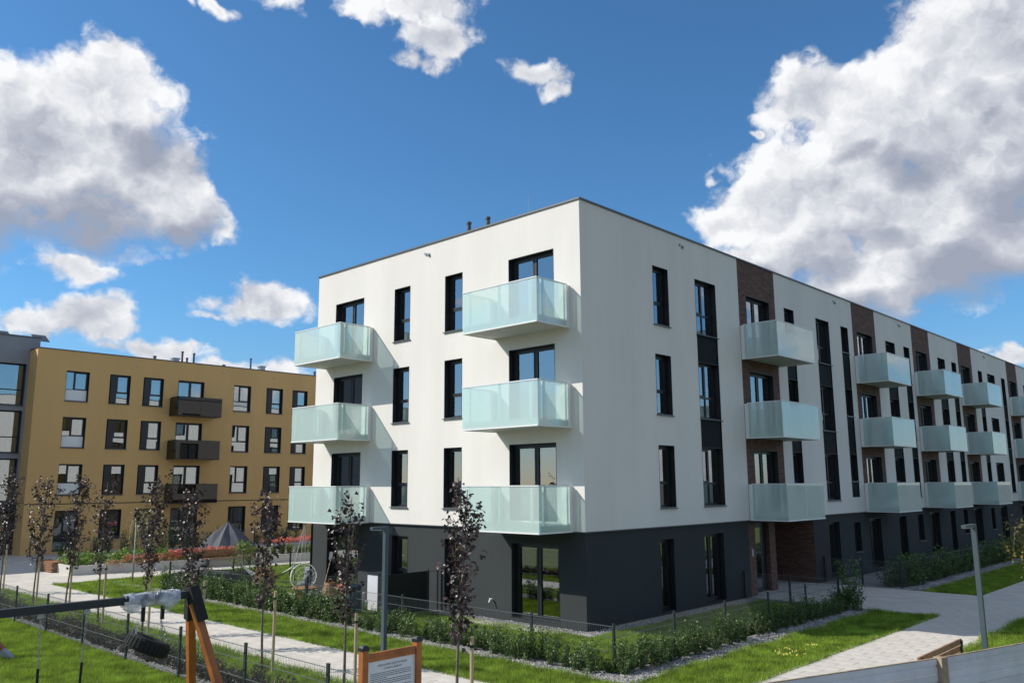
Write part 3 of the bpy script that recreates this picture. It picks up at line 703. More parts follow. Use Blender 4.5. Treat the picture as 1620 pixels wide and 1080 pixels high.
B.wall('base_wall', FRb, RB, YE, 0, ZB, M['dark'], gb)
# recessed brick entrance
en = MB(); D0 = 1.5
ex = lambda x, y, z: (x, y, z)
build('brick_pillar', MB().box(-0.5, -RB-0.001, 9.15, 9.62, 0.0, 2.5), M['brick'], wb)
build('brick_pillar', MB().box(-0.62, -0.30, 11.15, 11.62, 0.0, 2.5), M['brick'], wb)
en.quad((-0.30-D0, 11.62, 0), (-0.30-D0, 14.45, 0), (-0.30-D0, 14.45, 2.5), (-0.30-D0, 11.62, 2.5))
en.quad((-0.30-D0, 14.45, 0), (-RB, 14.45, 0), (-RB, 14.45, 2.5), (-0.30-D0, 14.45, 2.5))
en.quad((-0.62, 11.62, 0), (-0.30-D0, 11.62, 0), (-0.30-D0, 11.62, 2.5), (-0.62, 11.62, 2.5))
build('entrance_wall', en, M['brick'], wb)
cb = MB(); cb.quad((-0.30-D0, 9.15, 2.499), (-RB, 9.15, 2.499), (-RB, 14.45, 2.499), (-0.30-D0, 14.45, 2.499)); build('entrance_soffit', cb, M['dark'], wb)
cb = MB(); cb.box(-0.30-D0, 0.3, 9.16, 14.44, -0.01, 0.03); build('door_step', cb, M['kerb'], wb)
dr = MB(); dr.box(-0.52, -0.46, 9.62, 11.15, 0.03, 2.5); dr.box(-0.459, -0.44, 9.68, 9.76, 0.06, 2.4); dr.box(-0.459, -0.44, 10.72, 10.8, 0.06, 2.4); dr.box(-0.459, -0.44, 9.76, 10.72, 2.3, 2.4); dr.box(-0.459, -0.44, 9.76, 10.72, 0.06, 0.2)
door = build('entrance_door', dr, M['frame'], wb)
build('pane', MB().box(-0.455, -0.447, 9.76, 10.72, 0.2, 2.3), M['pane'], door)
hd = MB(); hd.tube([(-0.37, 10.62, 0.35), (-0.37, 10.62, 2.15)], 0.017, 8); hd.tube([(-0.44, 10.62, 0.6), (-0.37, 10.62, 0.6)], 0.01, 6); hd.tube([(-0.44, 10.62, 1.9), (-0.37, 10.62, 1.9)], 0.01, 6)
hd.v = [(x+0.12, y-0.7, z) for x, y, z in hd.v]
hd.v = [(x-0.12, y+0.0, z) for x, y, z in hd.v]
build('handle', hd, M['galv'], door)
build('intercom', MB().box(-RB-0.002, -RB+0.03, 9.27, 9.40, 1.38, 1.62), M['galv'], wb)
# back, end walls and roof
FW = ((XE, YE, 0), -pi/2); hw = []
for k_ in range(11):
    for (n, zt) in ((4, 10.77), (3, 7.92), (2, 5.07), (1, 2.3)):
        for (o1, w1, kd) in ((1.2, 1.8, 'door2'), (4.2, 0.9, 'narrow')):
            u1_ = YE-(1.2+k_*3.3*2/2+o1*0.5)-w1-k_*2.0
            if u1_ < 1: continue
            hh_ = (u1_, u1_+w1, zt-1.9, zt); hw.append(hh_)
hw = [h_ for i_, h_ in enumerate(hw) if not any(h_[0] < q_[1] and q_[0] < h_[1] and h_[2] < q_[3] and q_[2] < h_[3] for q_ in hw[:i_])]
for h_ in hw: window(B, FW, *h_, 'door2' if h_[1]-h_[0] > 1.2 else 'narrow', sill=False, cur='none')
B.wall('rear_wall', FW, 0, YE, ZB, ZR, M['plain'], hw); B.wall('rear_wall', FW, 0, YE, 0, ZB, M['dark'], hw)
mb = MB(); mb.quad((XE, YE, 0), (0, YE, 0), (0, YE, ZR), (XE, YE, ZR))
build('end_wall', mb, M['white'], wb)
build('roof', MB().quad((XE, 0, 11.75), (0, 0, 11.75), (0, YE, 11.75), (XE, YE, 11.75)), M['metal'], wb)
cp = MB(); cp.box(XE-0.03, 0.04, -0.04, 0.34, ZR, ZR+0.055); cp.box(-0.34, 0.04, 0.34, YE, ZR, ZR+0.055); cp.box(XE-0.03, XE+0.3, 0.34, YE, ZR, ZR+0.055)
cp.box(XE+0.28, -0.3, 0.30, 0.33, 11.7, ZR); cp.box(-0.33, -0.30, 0.33, YE, 11.7, ZR)
build('roof_coping', cp, M['metal'], wb)
for n in (4, 3, 2):
    z = floorz[n]-0.27
    balcony(B, FL, -12.62, z, 2.94); balcony(B, FL, -3.39, z, 2.98)
    for (a, b) in bands: balcony(B, FR, a+0.02, z, 2.96 if a < 10 else 2.86)
for (x, y, z) in ((-7.28, 2.5, 13.59), (-6.27, 2.5, 13.55)):
    v = MB(); v.lathe([(0.085, -0.0), (0.085, 1.60), (0.075, 1.605), (0.075, 1.66), (0.10, 1.665), (0.10, 1.745), (0.0, 1.76)], 14)
    build('roof_vent', v, M['metal'], wb, (x, y, z-1.76), smooth=False)
for (x, y, z) in ((-3.8, 2.0, 13.65), (-2.0, 52.5, 15.0), (-2.5, 45, 14.2)):
    v = MB(); v.tube([(0, 0, 0), (0, 0, z-11.75)], [0.012, 0.006], 5); v.box(-0.12, 0.12, -0.12, 0.12, 0, 0.08); build('lightning_rod', v, M['galv'], wb, (x, y, 11.75))
def spout(F, u, z):
    v = MB(); v.tube([(0, 0, 0), (0, -0.05, -0.004)], 0.045, 12); v.tube([(0.15, 0, -0.05), (0.15, -0.07, -0.06)], 0.045, 12); v.box(0.08, 0.22, -0.012, -0.002, -0.10, 0.0)
    B.put('overflow_spout', v.mesh('overflow_spout', M['galv']), F, u, z)
spout(FL, -6.78, 11.74)
for y, z in ((5.35, 11.79), (17.8, 11.80), (25.85, 11.82), (41.2, 11.82)): spout(FR, y, z)
tag(build('interior', B.room, M['room'], wb), None)

# ------------------------------------------------------------------ ochre building
yb = root('apartment_building', (-39.6, -2.2, 0), 'ochre yellow four storey apartment building with dark windows behind the planter', 'building')
Y = Bld(yb, (-39.6, -2.2, 0)); FY = ((-39.6, 0, 0), pi/2); hy = []
YC = [(-0.52, 0.81, 'tripart'), (2.03, 3.31, 'panelled'), (4.13, 5.45, 'panelled'), (6.43, 8.24, 'door2'), (10.43, 11.73, 'tripart'), (12.96, 14.29, 'panelled'), (15.1, 16.38, 'panelled'), (18.0, 19.3, 'tripart'), (21.0, 22.8, 'door2'), (24.5, 25.8, 'panelled')]
for i, (a, b, kd) in enumerate(YC):
    for n in (4, 3, 2):
        zt = {4: 10.86, 3: 8.05, 2: 5.24}[n]; z0 = zt-2.15 if kd == 'door2' else zt-1.84
        hy.append((a, b, z0, zt)); window(Y, FY, a, b, z0, zt, kd, dep=0.2, sill=(kd != 'door2'), whitelow=(i == 0), cur='sheer' if (i, n) in ((3, 2),) else None)
    z0 = 0.15 if i in (0, 3) else (0.3 if kd == 'door2' else 0.75)
    hy.append((a, b, z0, 2.5)); window(Y, FY, a, b, z0, 2.5, kd if kd != 'door2' else 'door2', dep=0.2, sill=(z0 > 0.5))
Y.wall('wall', FY, -2.2, 30, 2.92, 12.07, M['yellow'], hy)
Y.wall('wall', FY, -2.2, 30, 0, 2.86, M['yellow'], hy)
Y.wall('belt_course', FY, -2.2, 30, 2.86, 2.92, M['frame'], (), d=-0.012)
Y.wall('wall', ((0, -2.2, 0), 0.0), -46, -39.6, 0, 12.07, M['yellow'])
mb = MB(); mb.box(-45, -39.56, -2.24, 30, 12.07, 12.13); mb.v = [(x+39.6, y+2.2, z) for x, y, z in mb.v]; build('roof_coping', mb, M['metal'], yb)
for z in (8.42, 5.60, 2.79):
    balcony(Y, FY, 5.93, z, 3.0, 1.3, 1.22, 'darkglass', 2)
    balcony(Y, FY, 17.6, z, 3.0, 1.3, 1.22, 'darkglass', 2)
for (y, z, r, kd) in ((5.75, 12.68, 0.09, 0), (6.1, 12.42, 0.2, 2), (7.19, 12.78, 0.2, 2), (7.67, 13.2, 0.07, 0), (8.02, 12.79, 0.07, 0), (8.51, 13.16, 0.07, 0), (10.79, 12.57, 0.09, 0), (12.92, 13.26, 0.06, 0), (13.82, 12.86, 0.2, 2), (18.49, 12.77, 0.08, 0)):
    v = MB()
    if kd == 2: v.box(-r, r, -r, r, -1, z-12.3); v.box(-r-0.05, r+0.05, -r-0.05, r+0.05, z-12.3, z-12.22)
    else: v.tube([(0, 0, -1), (0, 0, z-12.2)], r, 10); v.tube([(0, 0, z-12.2), (0, 0, z-12.12)], r*1.35, 10)
    build('chimney' if kd == 2 else 'roof_pipe', v, M['galv'] if kd == 2 else M['metal'], yb, (-2.4, y+2.2, 12.13))
def Yspout(y, z):
    v = MB(); v.tube([(0, 0, 0), (0, -0.06, 0)], 0.05, 10); Y.put('overflow_spout', v.mesh('overflow_spout', M['galv']), FY, y, z)
Yspout(3.6, 11.55); Yspout(9.6, 11.6); Yspout(13.5, 11.6)
build('interior', Y.room, M['room'], yb)

# ------------------------------------------------------------------ grey building
gr = root('apartment_building', (-41.0, -1.7, 0), 'grey apartment building with large windows at the left end of the ochre one', 'building')
G_ = Bld(gr, (-41.0, -1.7, 0)); FG = ((-41.0, 0, 0), pi/2); hg = []
for zt in (11.2, 8.38, 5.55):
    for (a, b) in ((-5.2, -2.35), (-9.6, -6.4), (-13.8, -10.6)):
        hg.append((a, b, zt-2.5, zt)); window(G_, FG, a, b, zt-2.5, zt, 'wide', dep=0.3, whitelow=True, cur='none')
G_.wall('wall', FG, -26, -1.7, 2.9, 12.85, M['grey'], hg)
hg2 = [(-5.0, -2.5, 0.05, 2.5), (-9.6, -6.4, 0.6, 2.5)]
for h_ in hg2: window(G_, FG, *h_, 'door2', dep=0.3, sill=False, cur='none')
G_.wall('base_wall', FG, -26, -1.7, 0, 2.9, M['dark'], hg2, d=-0.02)
mb = MB(); mb.box(-12, 0.05, -24.3, 0.04, 12.85, 12.92); mb.quad((0, 0, 12.06), (-12, 0, 12.06), (-12, 0, 12.85), (0, 0, 12.85)); build('roof_coping', mb, M['metal'], gr)
mb = MB().quad((0, 0.0, 0), (-12, 0.0, 0), (-12, 0.0, 12.85), (0, 0.0, 12.85)).quad((0, -24.3, 0), (-12, -24.3, 0), (-12, -24.3, 12.85), (0, -24.3, 12.85)); mb.v = [(x, y-0.003, z) for x, y, z in mb.v]; build('end_wall', mb, M['grey'], gr)
for y in (-1.15, -3.3, -5.5):
    v = MB(); T = Matrix.Translation((-2, y+1.7, 13.2)) @ Matrix.Rotation(radians(28), 4, 'Y'); v.box(-0.55, 0.55, -0.42, 0.42, -0.02, 0.02, T)
    v.tube([(-2.4, y+1.7, 12.92), (-2.4, y+1.7, 13.36)], 0.02, 5); v.tube([(-1.3, y+1.7, 12.92), (-1.3, y+1.7, 12.93)], 0.02, 5)
    build('solar_panel', v, M['metal'], gr)
build('interior', G_.room, M['room'], gr)

# ------------------------------------------------------------------ fences
PM = {}
def panel_mesh(L, h, z0=0.04, wires=True):
    k = (round(L, 2), h)
    if k not in PM:
        mb = MB(); n = int(L/0.05)
        for i in range(n+1):
            x = L*i/n; r = 0.0026
            b = len(mb.v)
            for z in (z0, h):
                for q in range(3): a = q*2.094; mb.v.append((x+r*cos(a), r*sin(a), z))
            for q in range(3): mb.f.append((b+q, b+(q+1) % 3, b+3+(q+1) % 3, b+3+q)); mb.mi.append(0)
        for z in (z0+0.05, z0+(h-z0)*0.38, z0+(h-z0)*0.72, h-0.03):
            for yy in (-0.007, 0.007): mb.box(0, L, yy-0.0035, yy+0.0035, z-0.0035, z+0.0035)
        PM[k] = mb.mesh('mesh_panel', M['wire'])
    return PM[k]
POSTM = {}
def post_mesh(h, w=0.06):
    if (h, w) not in POSTM:
        mb = MB(); mb.box(-w/2, w/2, -0.02, 0.02, -0.05, h); mb.box(-w/2-0.003, w/2+0.003, -0.023, 0.023, h, h+0.012)
        for z in (0.25, 0.55, 0.85):
            if z < h: mb.box(-0.012, 0.012, -0.034, -0.02, z, z+0.03)
        POSTM[(h, w)] = mb.mesh('post', M['fence'])
    return POSTM[(h, w)]
def fence(pts, h, label, group=None, w=0.06):
    r = root('wire_fence', (pts[0][0], pts[0][1], 0), label, 'fence', group)
    for i, p in enumerate(pts):
        q = pts[min(i+1, len(pts)-1)]; o_ = pts[max(i-1, 0)]
        a = atan2(q[1]-o_[1], q[0]-o_[0]) if i not in (0,) else atan2(q[1]-p[1], q[0]-p[0])
        link('post', post_mesh(h, w), r, (p[0]-pts[0][0], p[1]-pts[0][1], 0), a)
        if i+1 < len(pts):
            L = hypot(q[0]-p[0], q[1]-p[1])
            link('mesh_panel', panel_mesh(L, h-0.03), r, (p[0]-pts[0][0], p[1]-pts[0][1], 0), atan2(q[1]-p[1], q[0]-p[0]))
    return r
def line(x0, y0, x1, y1, step):
    L = hypot(x1-x0, y1-y0); n = max(1, round(L/step)); return [(x0+(x1-x0)*i/n, y0+(y1-y0)*i/n) for i in range(n+1)]
fy, fx = -3.12, 3.22
fence(line(-18.2, fy, fx, fy, 2.5), 0.95, 'low dark wire mesh fence along the sunlit front garden behind the hedge')
fence(line(fx, fy, fx, 8.6, 2.35), 0.95, 'low dark wire mesh fence along the shaded long side of the corner garden')
fence(line(fx, 8.6, 0.0, 8.6, 1.65), 0.95, 'short wire mesh fence closing the corner garden beside the entrance path')
fence(line(0.0, 15.1, 2.9, 15.1, 1.45), 1.0, 'short wire mesh fence on the far side of the entrance path')
fence(line(2.9, 15.1, 2.9, 60.0, 2.5), 1.0, 'long dark wire mesh fence of the shaded gardens beyond the entrance')
fence([(-16.4+2.68*i, -9.75) for i in range(-3, 10)], 1.02, 'dark wire mesh playground fence crossing the foreground behind the swing', w=0.065)
fence(line(-18.2, fy, -18.2, 7.5, 2.6), 1.0, 'wire mesh fence at the left end of the end garden')
fence(line(-8.6, fy, -8.6, -0.1, 1.5), 1.1, 'wire mesh divider between the front gardens near the white box')
fence(line(-36.6, 1.2, -36.6, 18, 2.5), 1.1, 'distant dark wire mesh fence in front of the ochre building')
fence(line(-38.9, -1.9, -36.6, 1.2, 2.0), 1.1, 'short distant mesh fence at the left corner of the ochre building')
# black fabric screen on a frame between two gardens
r = root('privacy_screen', (-6.0, -2.2, 0), 'black fabric privacy screen fixed on a wire frame near the wall', 'screen')
build('fabric', MB().box(-0.008, 0.008, 0.0, 1.75, 0.05, 1.25), M['black'], r)
mb = MB()
for y in (-0.03, 1.78, 2.16): mb.box(-0.03, 0.03, y-0.02, y+0.02, 0, 1.3)
build('post', mb, M['fence'], r)
mb = MB().box(-0.01, 0.01, 1.8, 2.14, 1.22, 1.24)
for i in range(8): mb.box(-0.003, 0.003, 1.82+i*0.045, 1.826+i*0.045, 0.05, 1.22)
build('mesh_panel', mb, M['wire'], r)

# ------------------------------------------------------------------ hedges
row('hedge_shrub', -17.6, -3.5, -6.0, -3.5, 0.36, 'leafy green shrub in the fuller left stretch of the front hedge', 'shrubs in the left front hedge', s=1.0)
row('hedge_shrub', -6.0, -3.52, 3.4, -3.52, 0.36, 'leafy green shrub in the sunlit hedge before the garden fence', 'shrubs in the front hedge', s=0.85)
row('hedge_shrub', 3.5, -3.4, 3.5, 2.6, 0.36, 'leafy green shrub in the sunlit hedge along the side fence', 'shrubs in the sunny side hedge', s=0.84)
row('hedge_shrub', 3.45, 2.6, 3.45, 8.9, 0.38, 'dark shrub in the shaded hedge near the entrance path', 'shrubs in the shaded side hedge', s=0.85)
shrub('corner_shrub', 3.55, 8.85, 'tall bushy shrub at the hedge corner by the entrance path', None, s=1.65)
shrub('corner_shrub', 3.25, 8.55, 'second tall shrub just behind the one at the hedge corner', None, s=1.5)
shrub('corner_shrub', 3.8, 8.45, 'lower spreading shrub leaning out in front of the hedge corner', None, s=1.3)
row('hedge_shrub', 2.65, 15.3, 2.65, 46, 0.42, 'dark shrub in the shaded hedge beyond the entrance', 'shrubs beyond the entrance', s=1.25, rows=3)
row('low_shrub', -19.5, -9.25, 4.0, -9.25, 0.40, 'low purple brown barberry beside the playground fence', 'barberries by the playground fence', meshes=BB, gap=0.34, s=0.85)
row('hedge_shrub', -18.0, -3.0, -18.0, 2.0, 0.45, 'leafy shrub at the left end of the garden hedge', 'shrubs at the left garden end', rows=1)

# ------------------------------------------------------------------ purple maples
def maple(x, y, H, lean, label, rad=0.42, dens=1.0, low=1.45, twist=0.0):
    r = root('maple_tree', (x, y, 0), label, 'tree', 'purple maples along the path')
    tr = MB(); path = [(0, 0, -0.05)]
    nseg = 9
    for i in range(1, nseg+1):
        t = i/nseg; path.append((lean*t+0.025*sin(5*t+x), lean*0.4*t+0.03*cos(4*t+x*2), H*0.93*t))
    rad_ = [0.028*(1-0.85*i/nseg)+0.003 for i in range(nseg+1)]
    tr.tube(path, rad_, 7)
    pts = []; outs = []
    nb = int(15*dens)
    for k in range(nb):
        t0 = low/H+(0.95-low/H)*(k/nb)**1.05
        i = min(int(t0*nseg), nseg-1); f = t0*nseg-i
        p0 = Vector(path[i]).lerp(Vector(path[i+1]), f)
        a = k*2.399+x*3; shape_ = sin(pi*min(1, max(0.06, (t0-low/H)/(1-low/H)*0.85+0.10)))**0.8
        L = (0.28+rad*1.25*shape_)*npr.uniform(0.7, 1.15)
        el_ = radians(npr.uniform(58, 76)); sp = Vector((cos(a)*cos(el_), sin(a)*cos(el_), sin(el_)))
        mid = p0+Vector((cos(a)*0.6, sin(a)*0.6, 0.55))*L*0.45; end = mid+sp*L*0.6
        tr.tube([p0, mid, end], [0.009, 0.006, 0.002], 4, False)
        nl = int(66*dens*npr.uniform(0.35, 1.35)*(0.40+shape_*0.75))
        s = npr.uniform(0.15, 1.05, nl)
        for q in s:
            c = p0.lerp(mid, q*2) if q < 0.5 else mid.lerp(end, (q-0.5)*2)
            pts.append(np.array(c)+npr.normal(0, 0.058, 3)-np.array((0, 0, 0.02))); outs.append((cos(a), sin(a), 0.1))
    for q in npr.uniform(low/H+0.05, 1.02, int(90*dens)):      # along the leader
        i = min(int(q*nseg*0.97), nseg-1); c = Vector(path[i]).lerp(Vector(path[i+1]), q*nseg*0.97-i); pts.append(np.array(c)+npr.normal(0, 0.06, 3)); outs.append((0, 0, 0.3))
    build('trunk', tr, M['bark'], r, smooth=True)
    V, F = leaves(np.array(pts), 0.070, np.array(outs), 0.1, MAPLE)
    link('crown', np_mesh('crown', V, F, 3, M['maple']), r)
    return r
def stake(x, y, h, label, tie=None):
    r = root('tree_stake', (x, y, 0), label, 'stake', 'stakes beside the purple maples')
    build('pole', MB().tube([(0, 0, -0.05), (0.0, 0, h)], [0.034, 0.031], 9), M['stake'], r)
    v = MB().tube([(0, 0, h-0.17), (0, 0, h-0.13)], 0.038, 9); v.tube([(0, 0, h-0.15), (-0.14, 0, h-0.16), (-0.28, 0.02, h-0.15)], 0.008, 5); build('tie', v, M['black'], r)
MT = [(-21.3, -8.1, 4.75, 0.15, 'tall purple maple at the far left end of the row beside the grey building', 0.5, 1.15, -21.05),
      (-17.4, -8.15, 4.5, 0.15, 'bushy purple maple second from the left in front of the ochre corner', 0.48, 1.15, -17.2),
      (-14.5, -8.1, 4.55, 0.33, 'purple maple third from the left with a dense pointed crown', 0.40, 1.1, -14.3),
      (-11.55, -8.2, 4.35, -0.05, 'purple maple fourth from the left with a thin sparse top', 0.40, 0.9, -11.3),
      (-8.5, -8.2, 4.45, 0.22, 'purple maple with a forked crown above the plastic wrapped swing beam', 0.46, 1.05, -8.22),
      (-5.5, -8.2, 4.15, -0.32, 'purple maple standing just left of the swing frame corner before the parasol', 0.36, 1.05, -5.22),
      (-2.35, -8.2, 4.0, -0.05, 'slim purple maple between the swing frame and the front lamp', 0.36, 0.95, -2.0),
      (0.6, -8.2, 3.95, 0.08, 'purple maple left of the front lamp before the lowest left balcony', 0.33, 0.82, 0.93),
      (3.8, -8.2, 4.12, 0.14, 'purple maple in front of the lowest corner balcony behind the notice board', 0.33, 0.98, 4.12)]
for (x, y, H, ln, lab, rd, dn, sx) in MT:
    maple(x, y, H, ln, lab, rd, dn)
    near = lab.split(' purple maple')[0]
SL = ['pale stake of the far left maple', 'pale stake of the maple before the ochre corner', 'pale stake of the third maple from the left', 'weathered grey stake of the fourth maple from the left', 'pale stake seen behind the plastic wrapped beam',
      'pale stake seen just right of the swing frame corner', 'short pale stake right of the swing frame', 'pale stake left of the front lamp', 'pale stake just right of the notice board']
SHT = [1.8, 1.75, 1.65, 1.7, 1.72, 1.66, 1.68, 1.5, 1.45]
for m_, lab, h in zip(MT, SL, SHT): stake(m_[7], m_[1]+0.03, h, lab)

# ------------------------------------------------------------------ raised planter with flowers
pl = root('raised_planter', (-26.1, -4.0, 0), 'low white concrete raised planter full of flowers before the ochre building', 'planter')
def P2(t, s_): return (0.17*t+(-s_), t)            # along the front (t) and back from it (s)
mb = MB()
def slabbox(a, b, w, z0, z1):
    mb.bar((a[0], a[1], (z0+z1)/2), (b[0], b[1], (z0+z1)/2), w, z1-z0)
slabbox((0.06, -0.12), (3.3, 19.0), 0.12, -0.02, 0.42)
build('front_kerb', mb, M['kerb'], pl); mb = MB()
slabbox((-0.008, 0.02), (-4.2, 0.10), 0.12, -0.02, 0.42); build('side_kerb', mb, M['kerb'], pl)
mb = MB(); mb.quad((-0.05, 0.08, 0.34), (3.2, 19, 0.34), (-1.6, 19, 0.48), (-4.2, 0.16, 0.40)); build('planting_soil', mb, M['gravelbed'], pl)
# timber seats on the planter
def seat_slats(parent, M_, L, W_, n, z):
    for i in range(n):
        y = W_*i/n
        build('slat', MB().box(0, L, y, y+W_/n-0.012, z, z+0.04), M['benchwood'], parent)
bn = root('timber_bench', (-27.9, -4.12, 0), 'timber slat bench wrapping the corner of the raised planter', 'bench')
for i in range(5): build('slat', MB().box(-2.2, 0.0, -0.1+i*0.12, 0.01+i*0.12, 0.44, 0.48), M['benchwood'], bn)
for i in range(4): build('front_slat', MB().box(-2.2, 0.0, -0.14, -0.11, 0.05+i*0.10, 0.13+i*0.10), M['benchwood'], bn)
for i in range(4): build('end_slat', MB().box(0.0, 0.03, -0.14, 0.5, 0.05+i*0.10, 0.13+i*0.10), M['benchwood'], bn)
bn = root('timber_bench', (-25.25, 1.6, 0), 'red brown slatted bench with backrest against the planter kerb', 'bench', None, radians(80.5))
for i in range(4): build('seat_slat', MB().box(0, 2.5, -0.55+i*0.11, -0.45+i*0.11, 0.42, 0.45), M['benchwood'], bn)
for i in range(3): build('back_slat', MB().box(0, 2.5, -0.08, -0.05, 0.50+i*0.115, 0.60+i*0.115), M['benchwood'], bn)
for x in (0.2, 2.25): build('leg', MB().box(x, x+0.05, -0.53, -0.02, 0, 0.42).box(x, x+0.05, -0.05, -0.02, 0.42, 0.84), M['fence'], bn)

def clump(name, pts, size, m, label, cat, flat=0.3, shape=LEAF, group=None):
    V, F = leaves(np.array(pts), size, None, flat, shape); o_ = link(name, np_mesh(name, V, F, 3, m)); return tag(o_, label, cat, group, kind='stuff')
pts = []
for _ in range(260):
    t, s_ = npr.uniform(0.1, 7.5), npr.uniform(0.2, 2.6); x, y = -26.1+P2(t, s_)[0], -4+t
    h = npr.uniform(0.25, 0.62)*(1.0 if t < 5 else 0.6)
    for _ in range(26): pts.append((x+npr.normal(0, 0.10), y+npr.normal(0, 0.10), 0.38+h*npr.rand()))
clump('perennials', pts, 0.10, M['lime'], 'bright green leafy perennials filling the left part of the planter', 'plants')
pts = []
def blossoms(x0, y0, x1, y1, n, z, sp, m=5):
    for _ in range(n):
        t = npr.rand(); x, y = x0+(x1-x0)*t+npr.normal(0, sp), y0+(y1-y0)*t+npr.normal(0, 0.1)
        zz = z+npr.normal(0, 0.06)
        for _ in range(m): pts.append((x+npr.normal(0, 0.035), y+npr.normal(0, 0.035), zz+npr.normal(0, 0.03)))
blossoms(-25.9, 5.5, -26.4, 9.6, 330, 1.02, 0.15, 9); blossoms(-25.5, 0.2, -25.3, 3.8, 260, 0.80, 0.12, 8); blossoms(-25.9, -1.8, -25.6, 1.0, 150, 0.64, 0.12, 8)
clump('red_flowers', pts, 0.065, M['flower'], 'band of coral red blossoms rising along the planter', 'flowers', 0.8)
pts = []
blossoms(-25.6, -2.6, -25.3, 0.5, 170, 0.50, 0.12, 6)
clump('orange_flowers', pts, 0.06, M['orangefl'], 'orange rust coloured blossoms spilling over the planter kerb', 'flowers', 0.8)
pts = []
for _ in range(150):
    t = npr.uniform(3, 14); x, y = -26.2+0.17*t-npr.uniform(0.25, 2.3), -4+t
    for _ in range(20): pts.append((x+npr.normal(0, 0.1), y+npr.normal(0, 0.1), 0.36+0.42*npr.rand()))
clump('planter_greenery', pts, 0.08, M['shrub'], 'dark green foliage under the blossoms in the planter', 'plants')
# ornamental grasses: separate tufts
def tuft_mesh(h, n, m, w=0.008, spread=0.55):
    a = npr.uniform(0, 2*pi, n); k = npr.uniform(0.05, spread, n)*h; hh = h*npr.uniform(0.6, 1.05, n); b = npr.uniform(0, 2*pi, n)
    base = npr.normal(0, 0.04, (n, 2)); V = np.zeros((n, 5, 3))
    for j, (ww, tt) in enumerate(((-1, 0), (1, 0), (0.8, 0.6), (-0.8, 0.6))):
        V[:, j, 0] = base[:, 0]+np.cos(a)*k*tt**2+np.cos(b)*w*ww; V[:, j, 1] = base[:, 1]+np.sin(a)*k*tt**2+np.sin(b)*w*ww; V[:, j, 2] = hh*tt
    V[:, 4, 0] = base[:, 0]+np.cos(a)*k; V[:, 4, 1] = base[:, 1]+np.sin(a)*k; V[:, 4, 2] = hh*0.96
    fc = np.array([(0, 1, 2), (0, 2, 3), (3, 2, 4)]); F = (fc[None]+(np.arange(n)*5)[:, None, None]).reshape(-1)
    return np_mesh('blades', V.reshape(-1, 3), F, 3, m)
TU = [tuft_mesh(0.62, 240, M['ornamental']), tuft_mesh(0.52, 220, M['ornamental'])]
for i in range(20):
    t = 8.6+i*0.42; o_ = link('grass_tuft', rng.choice(TU), None, (-26.1+0.17*t-rng.uniform(0.3, 1.0), -4+t, 0.36), rng.uniform(0, 6)); tag(o_, 'pale ornamental grass tuft in the right part of the planter', 'ornamental grass', 'ornamental grass tufts in the planter')

# weeping young tree with pale trunk, on the lawn by the planter
def weeping(x, y, H, R_, nbr, label, m, name='weeping_tree', ls=0.07, drop=1.3, nl=26, bark='birchbark', z0=0.0):
    r = root(name, (x, y, z0), label, 'tree'); tr = MB(); tr.tube([(0, 0, -0.05), (0.03, 0.02, H*0.5), (0, 0, H)], [0.04, 0.032, 0.02], 8)
    pts = []
    for k in range(nbr):
        a = k*2.399; L = R_*npr.uniform(0.5, 1.0); zb = H*npr.uniform(0.85, 1.0); dr_ = drop*npr.uniform(0.7, 1.1)
        cs = [(0, 0, zb), (cos(a)*L*0.5, sin(a)*L*0.5, zb+0.18), (cos(a)*L*0.9, sin(a)*L*0.9, zb-0.1), (cos(a)*L, sin(a)*L, zb-dr_)]
        tr.tube(cs, [0.010, 0.007, 0.004, 0.002], 4, False)
        for q in npr.uniform(0.3, 3, nl):
            i = min(int(q), 2); c = Vector(cs[i]).lerp(Vector(cs[i+1]), q-i); pts.append(np.array(c)+npr.normal(0, 0.06, 3))
    build('trunk', tr, M[bark], r, smooth=True); V, F = leaves(np.array(pts), ls, None, -0.3); link('crown', np_mesh('crown', V, F, 3, M[m]), r); return r
weeping(-21.5, -3.2, 2.45, 0.35, 7, 'thin pale stemmed bare young tree on the lawn before the planter', 'willow', 'young_tree', 0.05, 0.2, 3)
weeping(-27.9, 0.0, 2.2, 1.05, 46, 'weeping yellow green shrubby tree in the planter behind the pale stem', 'willow', 'weeping_tree', 0.06, 1.5, 46, z0=0.35)
weeping(-17.6, -0.4, 1.5, 0.5, 22, 'small bright green sapling near the garden seating in front of the bench', 'lime', 'sapling', 0.08, 0.7, 16, 'bark')
weeping(9.75, 8.6, 2.95, 1.8, 110, 'weeping tree with yellowing leaves cut off by the right edge', 'willow', 'weeping_tree', 0.07, 1.15, 60, 'bark')
# shrubs at the foot of the ochre building
row('foundation_shrub', -37.6, -0.5, -37.6, 16, 0.8, 'dark shrub at the foot of the ochre building', 'shrubs along the ochre building', s=1.6, rows=1)

